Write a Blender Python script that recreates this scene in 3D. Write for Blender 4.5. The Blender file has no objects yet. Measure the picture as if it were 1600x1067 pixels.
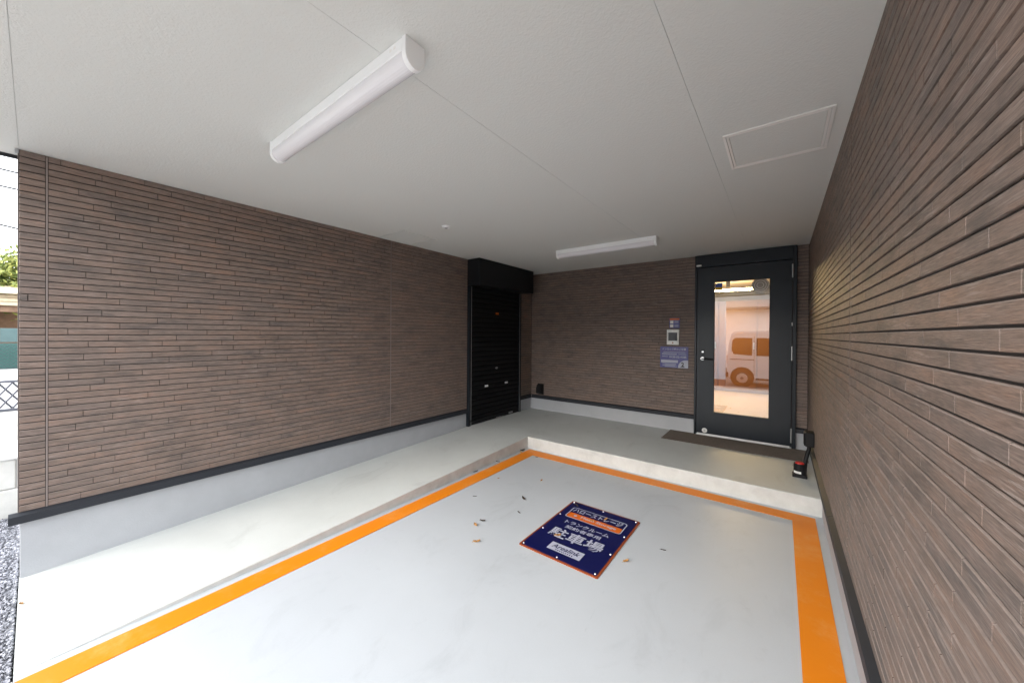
import bpy, bmesh, math, random
from mathutils import Vector, Matrix
random.seed(11)
scene = bpy.context.scene
COL = scene.collection

# ------------------------------------------------------------------ camera, sky, sun, exposure
YAW, PITCH, ROLL = 0.64295, -0.00498, 0.00682
EYE = Vector((0.0, 0.0, 1.3875))
Fv = Vector((-math.sin(YAW) * math.cos(PITCH), math.cos(YAW) * math.cos(PITCH), math.sin(PITCH)))
R0 = Vector((math.cos(YAW), math.sin(YAW), 0.0))
U0 = R0.cross(Fv)
Rv = R0 * math.cos(ROLL) + U0 * math.sin(ROLL)
Uv = -R0 * math.sin(ROLL) + U0 * math.cos(ROLL)
cam_d = bpy.data.cameras.new('camera')
cam = bpy.data.objects.new('camera', cam_d)
COL.objects.link(cam)
mw = Matrix((Rv, Uv, -Fv)).transposed().to_4x4()
mw.translation = EYE
cam.matrix_world = mw
cam_d.sensor_width = 36.0
cam_d.lens = 36.0 * 559.46 / 1600.0
cam_d.shift_y = -8.8 / 1600.0
cam_d.clip_start = 0.02
cam_d.clip_end = 1500.0
scene.camera = cam

SUN_EL, SUN_AZ = 30.0, 186.0          # azimuth clockwise from +Y (the street lies towards -Y)
world = bpy.data.worlds.new('World')
scene.world = world
world.use_nodes = True
wn = world.node_tree.nodes
bg = wn['Background']
sky = wn.new('ShaderNodeTexSky')
sky.sky_type = 'NISHITA'
sky.sun_disc = False
sky.sun_elevation = math.radians(SUN_EL)
sky.sun_rotation = math.radians(SUN_AZ)
sky.dust_density = 3.0
sky.air_density = 1.0
sky.ozone_density = 1.0
hsv = wn.new('ShaderNodeHueSaturation')          # thin white cloud washes the blue out
hsv.inputs['Saturation'].default_value = 0.45
world.node_tree.links.new(sky.outputs['Color'], hsv.inputs['Color'])
veil = wn.new('ShaderNodeMix'); veil.data_type = 'RGBA'; veil.blend_type = 'ADD'   # even cloud cover
veil.inputs['Factor'].default_value = 1.0
veil.inputs[7].default_value = (7.9, 8.1, 8.3, 1.0)
world.node_tree.links.new(hsv.outputs['Color'], veil.inputs[6])
world.node_tree.links.new(veil.outputs[2], bg.inputs['Color'])
bg.inputs['Strength'].default_value = 0.15
sun_d = bpy.data.lights.new('sun', 'SUN')
sun_d.energy = 0.5
sun_d.angle = math.radians(50.0)
sun_d.color = (1.0, 0.95, 0.88)
sun = bpy.data.objects.new('sun', sun_d)
COL.objects.link(sun)
a, e = math.radians(SUN_AZ), math.radians(SUN_EL)
to_sun = Vector((math.sin(a) * math.cos(e), math.cos(a) * math.cos(e), math.sin(e)))
sun.rotation_euler = to_sun.to_track_quat('Z', 'Y').to_euler()
sun.location = (4, -8, 12)
scene.view_settings.view_transform = 'Standard'
scene.view_settings.look = 'None'
scene.view_settings.gamma = 1.0
scene.view_settings.use_curve_mapping = False
scene.view_settings.exposure = 1.30
scene.render.engine = 'CYCLES'
scene.cycles.use_denoising = True
scene.cycles.max_bounces = 12
scene.cycles.diffuse_bounces = 8
scene.cycles.glossy_bounces = 6
scene.cycles.transparent_max_bounces = 12
scene.cycles.sample_clamp_indirect = 6.0
scene.cycles.caustics_reflective = False
scene.cycles.caustics_refractive = False

# ------------------------------------------------------------------ materials
def new_mat(name):
    m = bpy.data.materials.new(name)
    m.use_nodes = True
    return m, m.node_tree.nodes, m.node_tree.links, m.node_tree.nodes['Principled BSDF']

def plain(name, col, rough=0.5, metal=0.0, spec=0.5, var=0.0, vscale=8.0, bump=0.0, bscale=200.0):
    m, n, l, p = new_mat(name)
    p.inputs['Roughness'].default_value = rough
    p.inputs['Metallic'].default_value = metal
    p.inputs['Specular IOR Level'].default_value = spec
    p.inputs['Base Color'].default_value = (*col, 1)
    if var > 0 or bump > 0:
        g = n.new('ShaderNodeNewGeometry')
    if var > 0:
        t = n.new('ShaderNodeTexNoise'); t.inputs['Scale'].default_value = vscale
        t.inputs['Detail'].default_value = 6; t.inputs['Roughness'].default_value = 0.6
        l.new(g.outputs['Position'], t.inputs['Vector'])
        r = n.new('ShaderNodeMapRange')
        r.inputs['From Min'].default_value = 0.3; r.inputs['From Max'].default_value = 0.7
        r.inputs['To Min'].default_value = 1 - var; r.inputs['To Max'].default_value = 1 + var
        l.new(t.outputs['Fac'], r.inputs['Value'])
        mx = n.new('ShaderNodeMix'); mx.data_type = 'RGBA'; mx.blend_type = 'MULTIPLY'
        mx.inputs['Factor'].default_value = 1.0
        mx.inputs[6].default_value = (*col, 1)
        l.new(r.outputs['Result'], mx.inputs[7])
        l.new(mx.outputs[2], p.inputs['Base Color'])
    if bump > 0:
        t2 = n.new('ShaderNodeTexNoise'); t2.inputs['Scale'].default_value = bscale
        t2.inputs['Detail'].default_value = 4
        l.new(g.outputs['Position'], t2.inputs['Vector'])
        b = n.new('ShaderNodeBump'); b.inputs['Strength'].default_value = bump
        b.inputs['Distance'].default_value = 0.002
        l.new(t2.outputs['Fac'], b.inputs['Height'])
        l.new(b.outputs['Normal'], p.inputs['Normal'])
    return m

def brick_material():
    m, n, l, p = new_mat('fired brick cladding')
    p.inputs['Roughness'].default_value = 0.58
    p.inputs['Specular IOR Level'].default_value = 0.45
    g = n.new('ShaderNodeNewGeometry')
    oi = n.new('ShaderNodeObjectInfo')
    add = n.new('ShaderNodeMath'); add.operation = 'ADD'
    l.new(oi.outputs['Random'], add.inputs[0]); l.new(g.outputs['Random Per Island'], add.inputs[1])
    fr = n.new('ShaderNodeMath'); fr.operation = 'FRACT'; l.new(add.outputs[0], fr.inputs[0])
    mp = n.new('ShaderNodeMapping'); mp.inputs['Scale'].default_value = (5.5, 5.5, 22.0)
    l.new(g.outputs['Position'], mp.inputs['Vector'])
    # soft burnt clouds that run along the course
    c1 = n.new('ShaderNodeTexNoise'); c1.inputs['Scale'].default_value = 1.0
    c1.inputs['Detail'].default_value = 5; c1.inputs['Roughness'].default_value = 0.6
    l.new(mp.outputs['Vector'], c1.inputs['Vector'])
    r1 = n.new('ShaderNodeValToRGB')
    el = r1.color_ramp.elements
    el[0].position = 0.28; el[0].color = (0.112, 0.092, 0.083, 1)
    el[1].position = 0.72; el[1].color = (0.232, 0.156, 0.120, 1)
    k = el.new(0.42); k.color = (0.158, 0.122, 0.104, 1)
    k = el.new(0.52); k.color = (0.188, 0.142, 0.120, 1)
    k = el.new(0.62); k.color = (0.204, 0.147, 0.121, 1)
    l.new(c1.outputs['Fac'], r1.inputs['Fac'])
    # whole-brick variation
    r2 = n.new('ShaderNodeValToRGB')
    el = r2.color_ramp.elements
    el[0].position = 0.0; el[0].color = (0.90, 0.91, 0.93, 1)
    el[1].position = 1.0; el[1].color = (1.06, 1.03, 1.01, 1)
    k = el.new(0.35); k.color = (1.0, 1.0, 1.0, 1)
    k = el.new(0.7); k.color = (1.02, 0.97, 0.93, 1)
    l.new(fr.outputs[0], r2.inputs['Fac'])
    mx = n.new('ShaderNodeMix'); mx.data_type = 'RGBA'; mx.blend_type = 'MULTIPLY'
    mx.inputs['Factor'].default_value = 0.9
    l.new(r1.outputs['Color'], mx.inputs[6]); l.new(r2.outputs['Color'], mx.inputs[7])
    # fine brushed striations, lighter where the face is rubbed
    mp2 = n.new('ShaderNodeMapping'); mp2.inputs['Scale'].default_value = (26.0, 26.0, 560.0)
    l.new(g.outputs['Position'], mp2.inputs['Vector'])
    s1 = n.new('ShaderNodeTexNoise'); s1.inputs['Scale'].default_value = 1.0
    s1.inputs['Detail'].default_value = 4; s1.inputs['Roughness'].default_value = 0.65
    l.new(mp2.outputs['Vector'], s1.inputs['Vector'])
    r3 = n.new('ShaderNodeMapRange'); r3.inputs['From Min'].default_value = 0.35; r3.inputs['From Max'].default_value = 0.72
    r3.inputs['To Min'].default_value = 0.74; r3.inputs['To Max'].default_value = 1.46
    l.new(s1.outputs['Fac'], r3.inputs['Value'])
    mx2 = n.new('ShaderNodeMix'); mx2.data_type = 'RGBA'; mx2.blend_type = 'MULTIPLY'
    mx2.inputs['Factor'].default_value = 1.0
    l.new(mx.outputs[2], mx2.inputs[6]); l.new(r3.outputs['Result'], mx2.inputs[7])
    # rubbed patches: short pale scratches gathered in places
    mp4 = n.new('ShaderNodeMapping'); mp4.inputs['Scale'].default_value = (14.0, 14.0, 300.0); mp4.inputs['Location'].default_value = (3.1, 7.7, 1.3)
    l.new(g.outputs['Position'], mp4.inputs['Vector'])
    s4 = n.new('ShaderNodeTexNoise'); s4.inputs['Scale'].default_value = 1.0; s4.inputs['Detail'].default_value = 3
    l.new(mp4.outputs['Vector'], s4.inputs['Vector'])
    r4 = n.new('ShaderNodeMapRange'); r4.inputs['From Min'].default_value = 0.56; r4.inputs['From Max'].default_value = 0.66
    l.new(s4.outputs['Fac'], r4.inputs['Value'])
    mp5 = n.new('ShaderNodeMapping'); mp5.inputs['Scale'].default_value = (4.0, 4.0, 18.0); mp5.inputs['Location'].default_value = (1.7, 2.9, 8.3)
    l.new(g.outputs['Position'], mp5.inputs['Vector'])
    s5 = n.new('ShaderNodeTexNoise'); s5.inputs['Scale'].default_value = 1.0; s5.inputs['Detail'].default_value = 3
    l.new(mp5.outputs['Vector'], s5.inputs['Vector'])
    r5 = n.new('ShaderNodeMapRange'); r5.inputs['From Min'].default_value = 0.48; r5.inputs['From Max'].default_value = 0.66
    r5.inputs['To Max'].default_value = 0.75
    l.new(s5.outputs['Fac'], r5.inputs['Value'])
    mu = n.new('ShaderNodeMath'); mu.operation = 'MULTIPLY'
    l.new(r4.outputs['Result'], mu.inputs[0]); l.new(r5.outputs['Result'], mu.inputs[1])
    mx3 = n.new('ShaderNodeMix'); mx3.data_type = 'RGBA'
    mx3.inputs[7].default_value = (0.34, 0.28, 0.25, 1)
    l.new(mu.outputs[0], mx3.inputs['Factor']); l.new(mx2.outputs[2], mx3.inputs[6])
    l.new(mx3.outputs[2], p.inputs['Base Color'])
    b = n.new('ShaderNodeBump'); b.inputs['Strength'].default_value = 0.5; b.inputs['Distance'].default_value = 0.0018
    l.new(s1.outputs['Fac'], b.inputs['Height'])
    l.new(b.outputs['Normal'], p.inputs['Normal'])
    return m

def concrete(name, col, var=0.06, rough=0.6, stain=0.0, mott=3.0, scuff=0.0):
    m, n, l, p = new_mat(name)
    p.inputs['Specular IOR Level'].default_value = 0.35
    g = n.new('ShaderNodeNewGeometry')
    t = n.new('ShaderNodeTexNoise'); t.inputs['Scale'].default_value = mott
    t.inputs['Detail'].default_value = 8; t.inputs['Roughness'].default_value = 0.62
    l.new(g.outputs['Position'], t.inputs['Vector'])
    r = n.new('ShaderNodeMapRange'); r.inputs['From Min'].default_value = 0.3; r.inputs['From Max'].default_value = 0.7
    r.inputs['To Min'].default_value = 1 - var; r.inputs['To Max'].default_value = 1 + var
    l.new(t.outputs['Fac'], r.inputs['Value'])
    t2 = n.new('ShaderNodeTexNoise'); t2.inputs['Scale'].default_value = 160; t2.inputs['Detail'].default_value = 3
    l.new(g.outputs['Position'], t2.inputs['Vector'])
    r2 = n.new('ShaderNodeMapRange'); r2.inputs['To Min'].default_value = 0.96; r2.inputs['To Max'].default_value = 1.04
    l.new(t2.outputs['Fac'], r2.inputs['Value'])
    mu = n.new('ShaderNodeMath'); mu.operation = 'MULTIPLY'
    l.new(r.outputs['Result'], mu.inputs[0]); l.new(r2.outputs['Result'], mu.inputs[1])
    last = mu
    if stain > 0:
        mp = n.new('ShaderNodeMapping'); mp.inputs['Scale'].default_value = (1.6, 0.9, 1.5)
        l.new(g.outputs['Position'], mp.inputs['Vector'])
        t3 = n.new('ShaderNodeTexNoise'); t3.inputs['Scale'].default_value = 2.2; t3.inputs['Detail'].default_value = 10
        t3.inputs['Roughness'].default_value = 0.7; t3.inputs['Distortion'].default_value = 0.8
        l.new(mp.outputs['Vector'], t3.inputs['Vector'])
        r3 = n.new('ShaderNodeMapRange'); r3.inputs['From Min'].default_value = 0.54; r3.inputs['From Max'].default_value = 0.70
        r3.inputs['To Min'].default_value = 1.0; r3.inputs['To Max'].default_value = 1 - stain
        l.new(t3.outputs['Fac'], r3.inputs['Value'])
        m3 = n.new('ShaderNodeMath'); m3.operation = 'MULTIPLY'
        l.new(mu.outputs[0], m3.inputs[0]); l.new(r3.outputs['Result'], m3.inputs[1]); last = m3
    if scuff > 0:
        mp6 = n.new('ShaderNodeMapping'); mp6.inputs['Scale'].default_value = (9.0, 2.2, 5.0); mp6.inputs['Rotation'].default_value = (0, 0, 0.9)
        l.new(g.outputs['Position'], mp6.inputs['Vector'])
        t6 = n.new('ShaderNodeTexNoise'); t6.inputs['Scale'].default_value = 2.0; t6.inputs['Detail'].default_value = 9
        t6.inputs['Roughness'].default_value = 0.75; t6.inputs['Distortion'].default_value = 1.2
        l.new(mp6.outputs['Vector'], t6.inputs['Vector'])
        r6 = n.new('ShaderNodeMapRange'); r6.inputs['From Min'].default_value = 0.62; r6.inputs['From Max'].default_value = 0.72
        r6.inputs['To Min'].default_value = 1.0; r6.inputs['To Max'].default_value = 1 - scuff
        l.new(t6.outputs['Fac'], r6.inputs['Value'])
        m6 = n.new('ShaderNodeMath'); m6.operation = 'MULTIPLY'
        l.new(last.outputs[0], m6.inputs[0]); l.new(r6.outputs['Result'], m6.inputs[1]); last = m6
    mx = n.new('ShaderNodeMix'); mx.data_type = 'RGBA'; mx.blend_type = 'MULTIPLY'; mx.inputs['Factor'].default_value = 1.0
    mx.inputs[6].default_value = (*col, 1)
    l.new(last.outputs[0], mx.inputs[7])
    l.new(mx.outputs[2], p.inputs['Base Color'])
    rr = n.new('ShaderNodeMapRange'); rr.inputs['To Min'].default_value = rough - 0.1; rr.inputs['To Max'].default_value = rough + 0.12
    l.new(t.outputs['Fac'], rr.inputs['Value']); l.new(rr.outputs['Result'], p.inputs['Roughness'])
    b = n.new('ShaderNodeBump'); b.inputs['Strength'].default_value = 0.12; b.inputs['Distance'].default_value = 0.0015
    l.new(t2.outputs['Fac'], b.inputs['Height']); l.new(b.outputs['Normal'], p.inputs['Normal'])
    return m

def worn_paint(name, col, worn):
    m, n, l, p = new_mat(name)
    p.inputs['Roughness'].default_value = 0.5; p.inputs['Specular IOR Level'].default_value = 0.35
    g = n.new('ShaderNodeNewGeometry')
    t = n.new('ShaderNodeTexNoise'); t.inputs['Scale'].default_value = 2.6; t.inputs['Detail'].default_value = 9; t.inputs['Roughness'].default_value = 0.7
    l.new(g.outputs['Position'], t.inputs['Vector'])
    r = n.new('ShaderNodeMapRange'); r.inputs['From Min'].default_value = 0.52; r.inputs['From Max'].default_value = 0.76
    r.inputs['To Max'].default_value = 0.8
    l.new(t.outputs['Fac'], r.inputs['Value'])
    f = n.new('ShaderNodeTexNoise'); f.inputs['Scale'].default_value = 90; f.inputs['Detail'].default_value = 4
    l.new(g.outputs['Position'], f.inputs['Vector'])
    fr = n.new('ShaderNodeMapRange'); fr.inputs['From Min'].default_value = 0.35; fr.inputs['From Max'].default_value = 0.65
    fr.inputs['To Min'].default_value = 0.5
    l.new(f.outputs['Fac'], fr.inputs['Value'])
    mu = n.new('ShaderNodeMath'); mu.operation = 'MULTIPLY'
    l.new(r.outputs['Result'], mu.inputs[0]); l.new(fr.outputs['Result'], mu.inputs[1])
    mx = n.new('ShaderNodeMix'); mx.data_type = 'RGBA'
    mx.inputs[6].default_value = (*col, 1); mx.inputs[7].default_value = (*worn, 1)
    l.new(mu.outputs[0], mx.inputs['Factor']); l.new(mx.outputs[2], p.inputs['Base Color'])
    return m

def ceiling_material():
    m, n, l, p = new_mat('orange-peel ceiling paint')
    p.inputs['Roughness'].default_value = 0.75
    p.inputs['Specular IOR Level'].default_value = 0.25
    p.inputs['Base Color'].default_value = (0.72, 0.742, 0.722, 1)
    g = n.new('ShaderNodeNewGeometry')
    t = n.new('ShaderNodeTexNoise'); t.inputs['Scale'].default_value = 85; t.inputs['Detail'].default_value = 3
    t.inputs['Roughness'].default_value = 0.55; t.inputs['Distortion'].default_value = 0.6
    l.new(g.outputs['Position'], t.inputs['Vector'])
    r = n.new('ShaderNodeMapRange'); r.inputs['From Min'].default_value = 0.38; r.inputs['From Max'].default_value = 0.62
    l.new(t.outputs['Fac'], r.inputs['Value'])
    b = n.new('ShaderNodeBump'); b.inputs['Strength'].default_value = 0.32; b.inputs['Distance'].default_value = 0.0018
    l.new(r.outputs['Result'], b.inputs['Height']); l.new(b.outputs['Normal'], p.inputs['Normal'])
    return m

def sheet_glass(name, refl=0.1, tint=(0.93, 0.95, 0.94)):
    """thin pane: fresnel reflection over straight-through transmission"""
    m = bpy.data.materials.new(name); m.use_nodes = True
    n, l = m.node_tree.nodes, m.node_tree.links
    n.clear()
    out = n.new('ShaderNodeOutputMaterial')
    tr = n.new('ShaderNodeBsdfTransparent'); tr.inputs['Color'].default_value = (*tint, 1)
    gl = n.new('ShaderNodeBsdfGlossy'); gl.inputs['Roughness'].default_value = 0.004
    fr = n.new('ShaderNodeFresnel'); fr.inputs['IOR'].default_value = 1.5
    mr = n.new('ShaderNodeMapRange'); mr.inputs['From Min'].default_value = 0.04; mr.inputs['From Max'].default_value = 1.0
    mr.inputs['To Min'].default_value = refl; mr.inputs['To Max'].default_value = 1.0
    l.new(fr.outputs['Fac'], mr.inputs['Value'])
    mix = n.new('ShaderNodeMixShader')
    l.new(mr.outputs['Result'], mix.inputs['Fac'])
    l.new(tr.outputs[0], mix.inputs[1]); l.new(gl.outputs[0], mix.inputs[2])
    l.new(mix.outputs[0], out.inputs['Surface'])
    return m

def emissive(name, col, strength):
    m, n, l, p = new_mat(name)
    p.inputs['Base Color'].default_value = (0.8, 0.8, 0.8, 1)
    p.inputs['Emission Color'].default_value = (*col, 1)
    p.inputs['Emission Strength'].default_value = strength
    return m

def random_tone(name, c0, c1, rough=0.8):
    """tone per loose piece"""
    m, n, l, p = new_mat(name)
    p.inputs['Roughness'].default_value = rough
    g = n.new('ShaderNodeNewGeometry')
    r = n.new('ShaderNodeValToRGB')
    r.color_ramp.elements[0].color = (*c0, 1); r.color_ramp.elements[1].color = (*c1, 1)
    l.new(g.outputs['Random Per Island'], r.inputs['Fac'])
    l.new(r.outputs['Color'], p.inputs['Base Color'])
    return m

M = {}
M['brick'] = brick_material()
M['brick_edge'] = plain('rubbed brick arris', (0.290, 0.235, 0.208), 0.8, 0, 0.3, 0.18, 14)
M['groove'] = plain('dark groove render', (0.034, 0.027, 0.024), 0.9)
M['seal'] = plain('brown joint sealant', (0.235, 0.195, 0.178), 0.5)
M['navy_metal'] = plain('dark navy coated steel', (0.008, 0.012, 0.018), 0.34, 0.0, 0.38, 0.06, 5)
M['black_metal'] = plain('black coated aluminium', (0.007, 0.008, 0.010), 0.5, 0.0, 0.3, 0.08, 6)
M['slat'] = plain('black shutter steel', (0.004, 0.0045, 0.006), 0.55, 0.0, 0.22)
M['flash'] = plain('dark slate drip flashing', (0.024, 0.027, 0.034), 0.6, 0.0, 0.3, 0.08, 4)
M['plinth'] = plain('grey painted plinth render', (0.43, 0.44, 0.46), 0.8, 0, 0.3, 0.05, 5, 0.4, 120)
M['floor'] = concrete('pale coated parking concrete', (0.470, 0.502, 0.535), 0.04, 0.42, 0.10, 1.3, 0.10)
M['walk'] = concrete('trowelled porch concrete', (0.54, 0.565, 0.555), 0.07, 0.55, 0.12, 1.8, 0.08)
M['riser'] = concrete('raw kerb concrete', (0.54, 0.555, 0.54), 0.10, 0.75, 0.14, 9.0)
M['line'] = worn_paint('orange road paint', (0.74, 0.215, 0.003), (0.76, 0.40, 0.14))
M['ceil'] = ceiling_material()
M['hatch'] = plain('painted hatch rim', (0.86, 0.85, 0.83), 0.4)
M['lampwhite'] = plain('white enamelled steel', (0.92, 0.94, 0.95), 0.35)
M['diffuser'] = plain('milky acrylic diffuser', (0.80, 0.80, 0.83), 0.25)
M['chrome'] = plain('brushed nickel', (0.62, 0.62, 0.62), 0.28, 1.0)
M['alu'] = plain('satin aluminium', (0.50, 0.50, 0.50), 0.35, 0.9)
M['white'] = plain('white plastic', (0.72, 0.72, 0.70), 0.4)
M['black'] = plain('black plastic', (0.007, 0.007, 0.008), 0.5, 0, 0.25)
M['red'] = plain('red plastic cap', (0.55, 0.02, 0.015), 0.35)
M['orange'] = plain('orange print', (0.62, 0.13, 0.008), 0.45)
M['navy'] = plain('navy sign print', (0.004, 0.006, 0.062), 0.4, 0, 0.35)
M['rim_orange'] = plain('orange sign edge', (0.26, 0.056, 0.014), 0.5, 0, 0.35)
M['print_white'] = plain('pale sign print', (0.41, 0.43, 0.52), 0.45)
M['notice'] = plain('violet blue notice print', (0.075, 0.075, 0.24), 0.4)
M['screen'] = plain('dark intercom screen', (0.02, 0.018, 0.022), 0.12)
M['yellow'] = plain('yellow sticker', (0.75, 0.45, 0.02), 0.4)
M['blue'] = plain('blue sticker', (0.03, 0.08, 0.35), 0.4)
M['mat'] = plain('dark brown ribbed rubber', (0.125, 0.104, 0.088), 0.9, 0, 0.2, 0.12, 30, 0.6, 400)
M['glass'] = sheet_glass('reflective door glass', 0.27)
M['leaf_tan'] = plain('dry tan leaf', (0.42, 0.22, 0.07), 0.8)
M['leaf_dark'] = plain('dry dark leaf', (0.045, 0.030, 0.018), 0.8)
M['room_wall'] = plain('cream room wall', (0.16, 0.14, 0.10), 0.7)
M['room_floor'] = plain('beige vinyl floor', (0.26, 0.165, 0.065), 0.5, 0, 0.4, 0.06, 4)
M['locker'] = plain('orange locker door', (0.140, 0.055, 0.0135), 0.5)
M['tube'] = emissive('warm lit tube', (1.0, 0.72, 0.34), 60.0)
M['gravel'] = random_tone('crushed grey stone', (0.085, 0.087, 0.10), (0.46, 0.47, 0.52), 0.85)
M['soil'] = plain('dark stone dust', (0.07, 0.07, 0.075), 0.95)
M['block'] = concrete('concrete block', (0.72, 0.71, 0.67), 0.12, 0.8, 0.1, 6)
M['tile'] = concrete('white wall tile', (0.72, 0.71, 0.69), 0.04, 0.6, 0, 8)
M['asphalt'] = plain('asphalt', (0.11, 0.11, 0.11), 0.9, 0, 0.3, 0.2, 40, 0.5, 300)
M['paver'] = random_tone('reddish pavers', (0.36, 0.27, 0.23), (0.50, 0.41, 0.36), 0.85)
M['kerb'] = concrete('kerb stone', (0.50, 0.49, 0.47), 0.08, 0.8)
M['ground'] = plain('pale earth', (0.30, 0.28, 0.25), 0.95, 0, 0.2, 0.15, 0.6)
M['yard'] = concrete('pale yard concrete', (0.56, 0.55, 0.53), 0.08, 0.8)
M['gate_metal'] = plain('grey gate metal', (0.10, 0.105, 0.13), 0.5)
M['teal'] = plain('teal sheet fence', (0.075, 0.125, 0.128), 0.6, 0, 0.4, 0.15, 3)
M['teal_wire'] = plain('green coated wire', (0.03, 0.12, 0.10), 0.6)
M['timber'] = plain('weathered timber', (0.24, 0.15, 0.10), 0.8, 0, 0.3, 0.2, 9)
M['pale_timber'] = plain('pale eaves board', (0.58, 0.48, 0.34), 0.8, 0, 0.3, 0.15, 6)
M['leafgreen'] = random_tone('leaf greens', (0.07, 0.12, 0.025), (0.36, 0.38, 0.10), 0.7)
M['bark'] = plain('bark', (0.10, 0.075, 0.05), 0.9, 0, 0.2, 0.3, 12)
M['wire'] = plain('black cable', (0.03, 0.03, 0.035), 0.6)
M['van'] = plain('white car paint', (0.56, 0.56, 0.56), 0.25, 0, 0.6)
M['carglass'] = plain('dark car glass', (0.012, 0.013, 0.015), 0.05, 0, 0.6)
M['tyre'] = plain('tyre rubber', (0.015, 0.015, 0.015), 0.85)
M['cladding'] = plain('pale house render', (0.86, 0.84, 0.82), 0.85, 0, 0.3, 0.06, 2)
M['roofm'] = plain('grey roof sheet', (0.12, 0.12, 0.13), 0.6)
M['winglass'] = plain('house window glass', (0.04, 0.05, 0.06), 0.08)
M['bluepost'] = plain('pale blue post', (0.42, 0.66, 0.80), 0.6)
M['tail'] = plain('red tail lamp', (0.35, 0.01, 0.01), 0.25)

# ------------------------------------------------------------------ helpers
def link(o, parent=None):
    COL.objects.link(o)
    if parent is not None:
        o.parent = parent
    return o

def obj(name, bm, mat, parent=None, smooth=False):
    me = bpy.data.meshes.new(name)
    bm.normal_update()
    bm.to_mesh(me); bm.free()
    for mm in (mat if isinstance(mat, (list, tuple)) else [mat]):
        me.materials.append(mm)
    if smooth:
        for p in me.polygons: p.use_smooth = True
    return link(bpy.data.objects.new(name, me), parent)

def empty(name, loc=(0, 0, 0), rz=0.0, parent=None):
    o = bpy.data.objects.new(name, None)
    o.location = loc; o.rotation_euler = (0, 0, rz); o.empty_display_size = 0.1
    return link(o, parent)

def tag(o, label=None, cat=None, group=None, kind=None):
    if label: o['label'] = label
    if cat: o['category'] = cat
    if group: o['group'] = group
    if kind: o['kind'] = kind
    return o

def bx(bm, x0, x1, y0, y1, z0, z1, bev=0.0, seg=1, mi=0):
    r = bmesh.ops.create_cube(bm, size=1.0)
    vs = r['verts']
    for v in vs:
        v.co = Vector(((x0 + x1) / 2 + v.co.x * (x1 - x0), (y0 + y1) / 2 + v.co.y * (y1 - y0), (z0 + z1) / 2 + v.co.z * (z1 - z0)))
    fs = set(f for v in vs for f in v.link_faces)
    for f in fs: f.material_index = mi
    if bev > 0:
        es = list(set(e for v in vs for e in v.link_edges))
        bmesh.ops.bevel(bm, geom=es, offset=bev, segments=seg, affect='EDGES', profile=0.5)
    return bm

def box(name, x0, x1, y0, y1, z0, z1, mat, parent=None, bev=0.0, seg=1):
    bm = bmesh.new(); bx(bm, x0, x1, y0, y1, z0, z1, bev, seg)
    return obj(name, bm, mat, parent)

def cyl(bm, p0, p1, r0, r1=None, n=20, caps=True):
    p0, p1 = Vector(p0), Vector(p1)
    r1 = r0 if r1 is None else r1
    d = p1 - p0
    r = bmesh.ops.create_cone(bm, cap_ends=caps, cap_tris=False, segments=n, radius1=r0, radius2=r1, depth=d.length)
    mt = Matrix.Translation((p0 + p1) / 2) @ d.to_track_quat('Z', 'Y').to_matrix().to_4x4()
    bmesh.ops.transform(bm, matrix=mt, verts=r['verts'])
    return r['verts']

def prism(bm, pts, axis, a0, a1):
    """extrude a 2-D outline along an axis: 'x' outline in (y,z), 'y' in (x,z), 'z' in (x,y)"""
    def P(u, v, w):
        return {'x': (w, u, v), 'y': (u, w, v), 'z': (u, v, w)}[axis]
    A = [bm.verts.new(P(u, v, a0)) for u, v in pts]
    B = [bm.verts.new(P(u, v, a1)) for u, v in pts]
    n = len(pts)
    bm.faces.new(A); bm.faces.new(B[::-1])
    for i in range(n):
        bm.faces.new((A[i], B[i], B[(i + 1) % n], A[(i + 1) % n]))
    bmesh.ops.recalc_face_normals(bm, faces=bm.faces[:])
    return bm

def rounded(x0, x1, y0, y1, r, n=6):
    pts = []
    for cx, cy, a0 in ((x1 - r, y1 - r, 0), (x0 + r, y1 - r, 90), (x0 + r, y0 + r, 180), (x1 - r, y0 + r, 270)):
        for i in range(n + 1):
            t = math.radians(a0 + 90 * i / n)
            pts.append((cx + r * math.cos(t), cy + r * math.sin(t)))
    return pts

def tube(bm, pts, r, n=8):
    pts = [Vector(p) for p in pts]
    rings = []
    for i, p in enumerate(pts):
        d = (pts[min(i + 1, len(pts) - 1)] - pts[max(i - 1, 0)]).normalized()
        q = d.to_track_quat('Z', 'Y')
        rings.append([bm.verts.new(p + q @ Vector((r * math.cos(2 * math.pi * k / n), r * math.sin(2 * math.pi * k / n), 0))) for k in range(n)])
    for a_, b_ in zip(rings, rings[1:]):
        for k in range(n):
            bm.faces.new((a_[k], a_[(k + 1) % n], b_[(k + 1) % n], b_[k]))
    bm.faces.new(rings[0][::-1]); bm.faces.new(rings[-1])
    return bm

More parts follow.
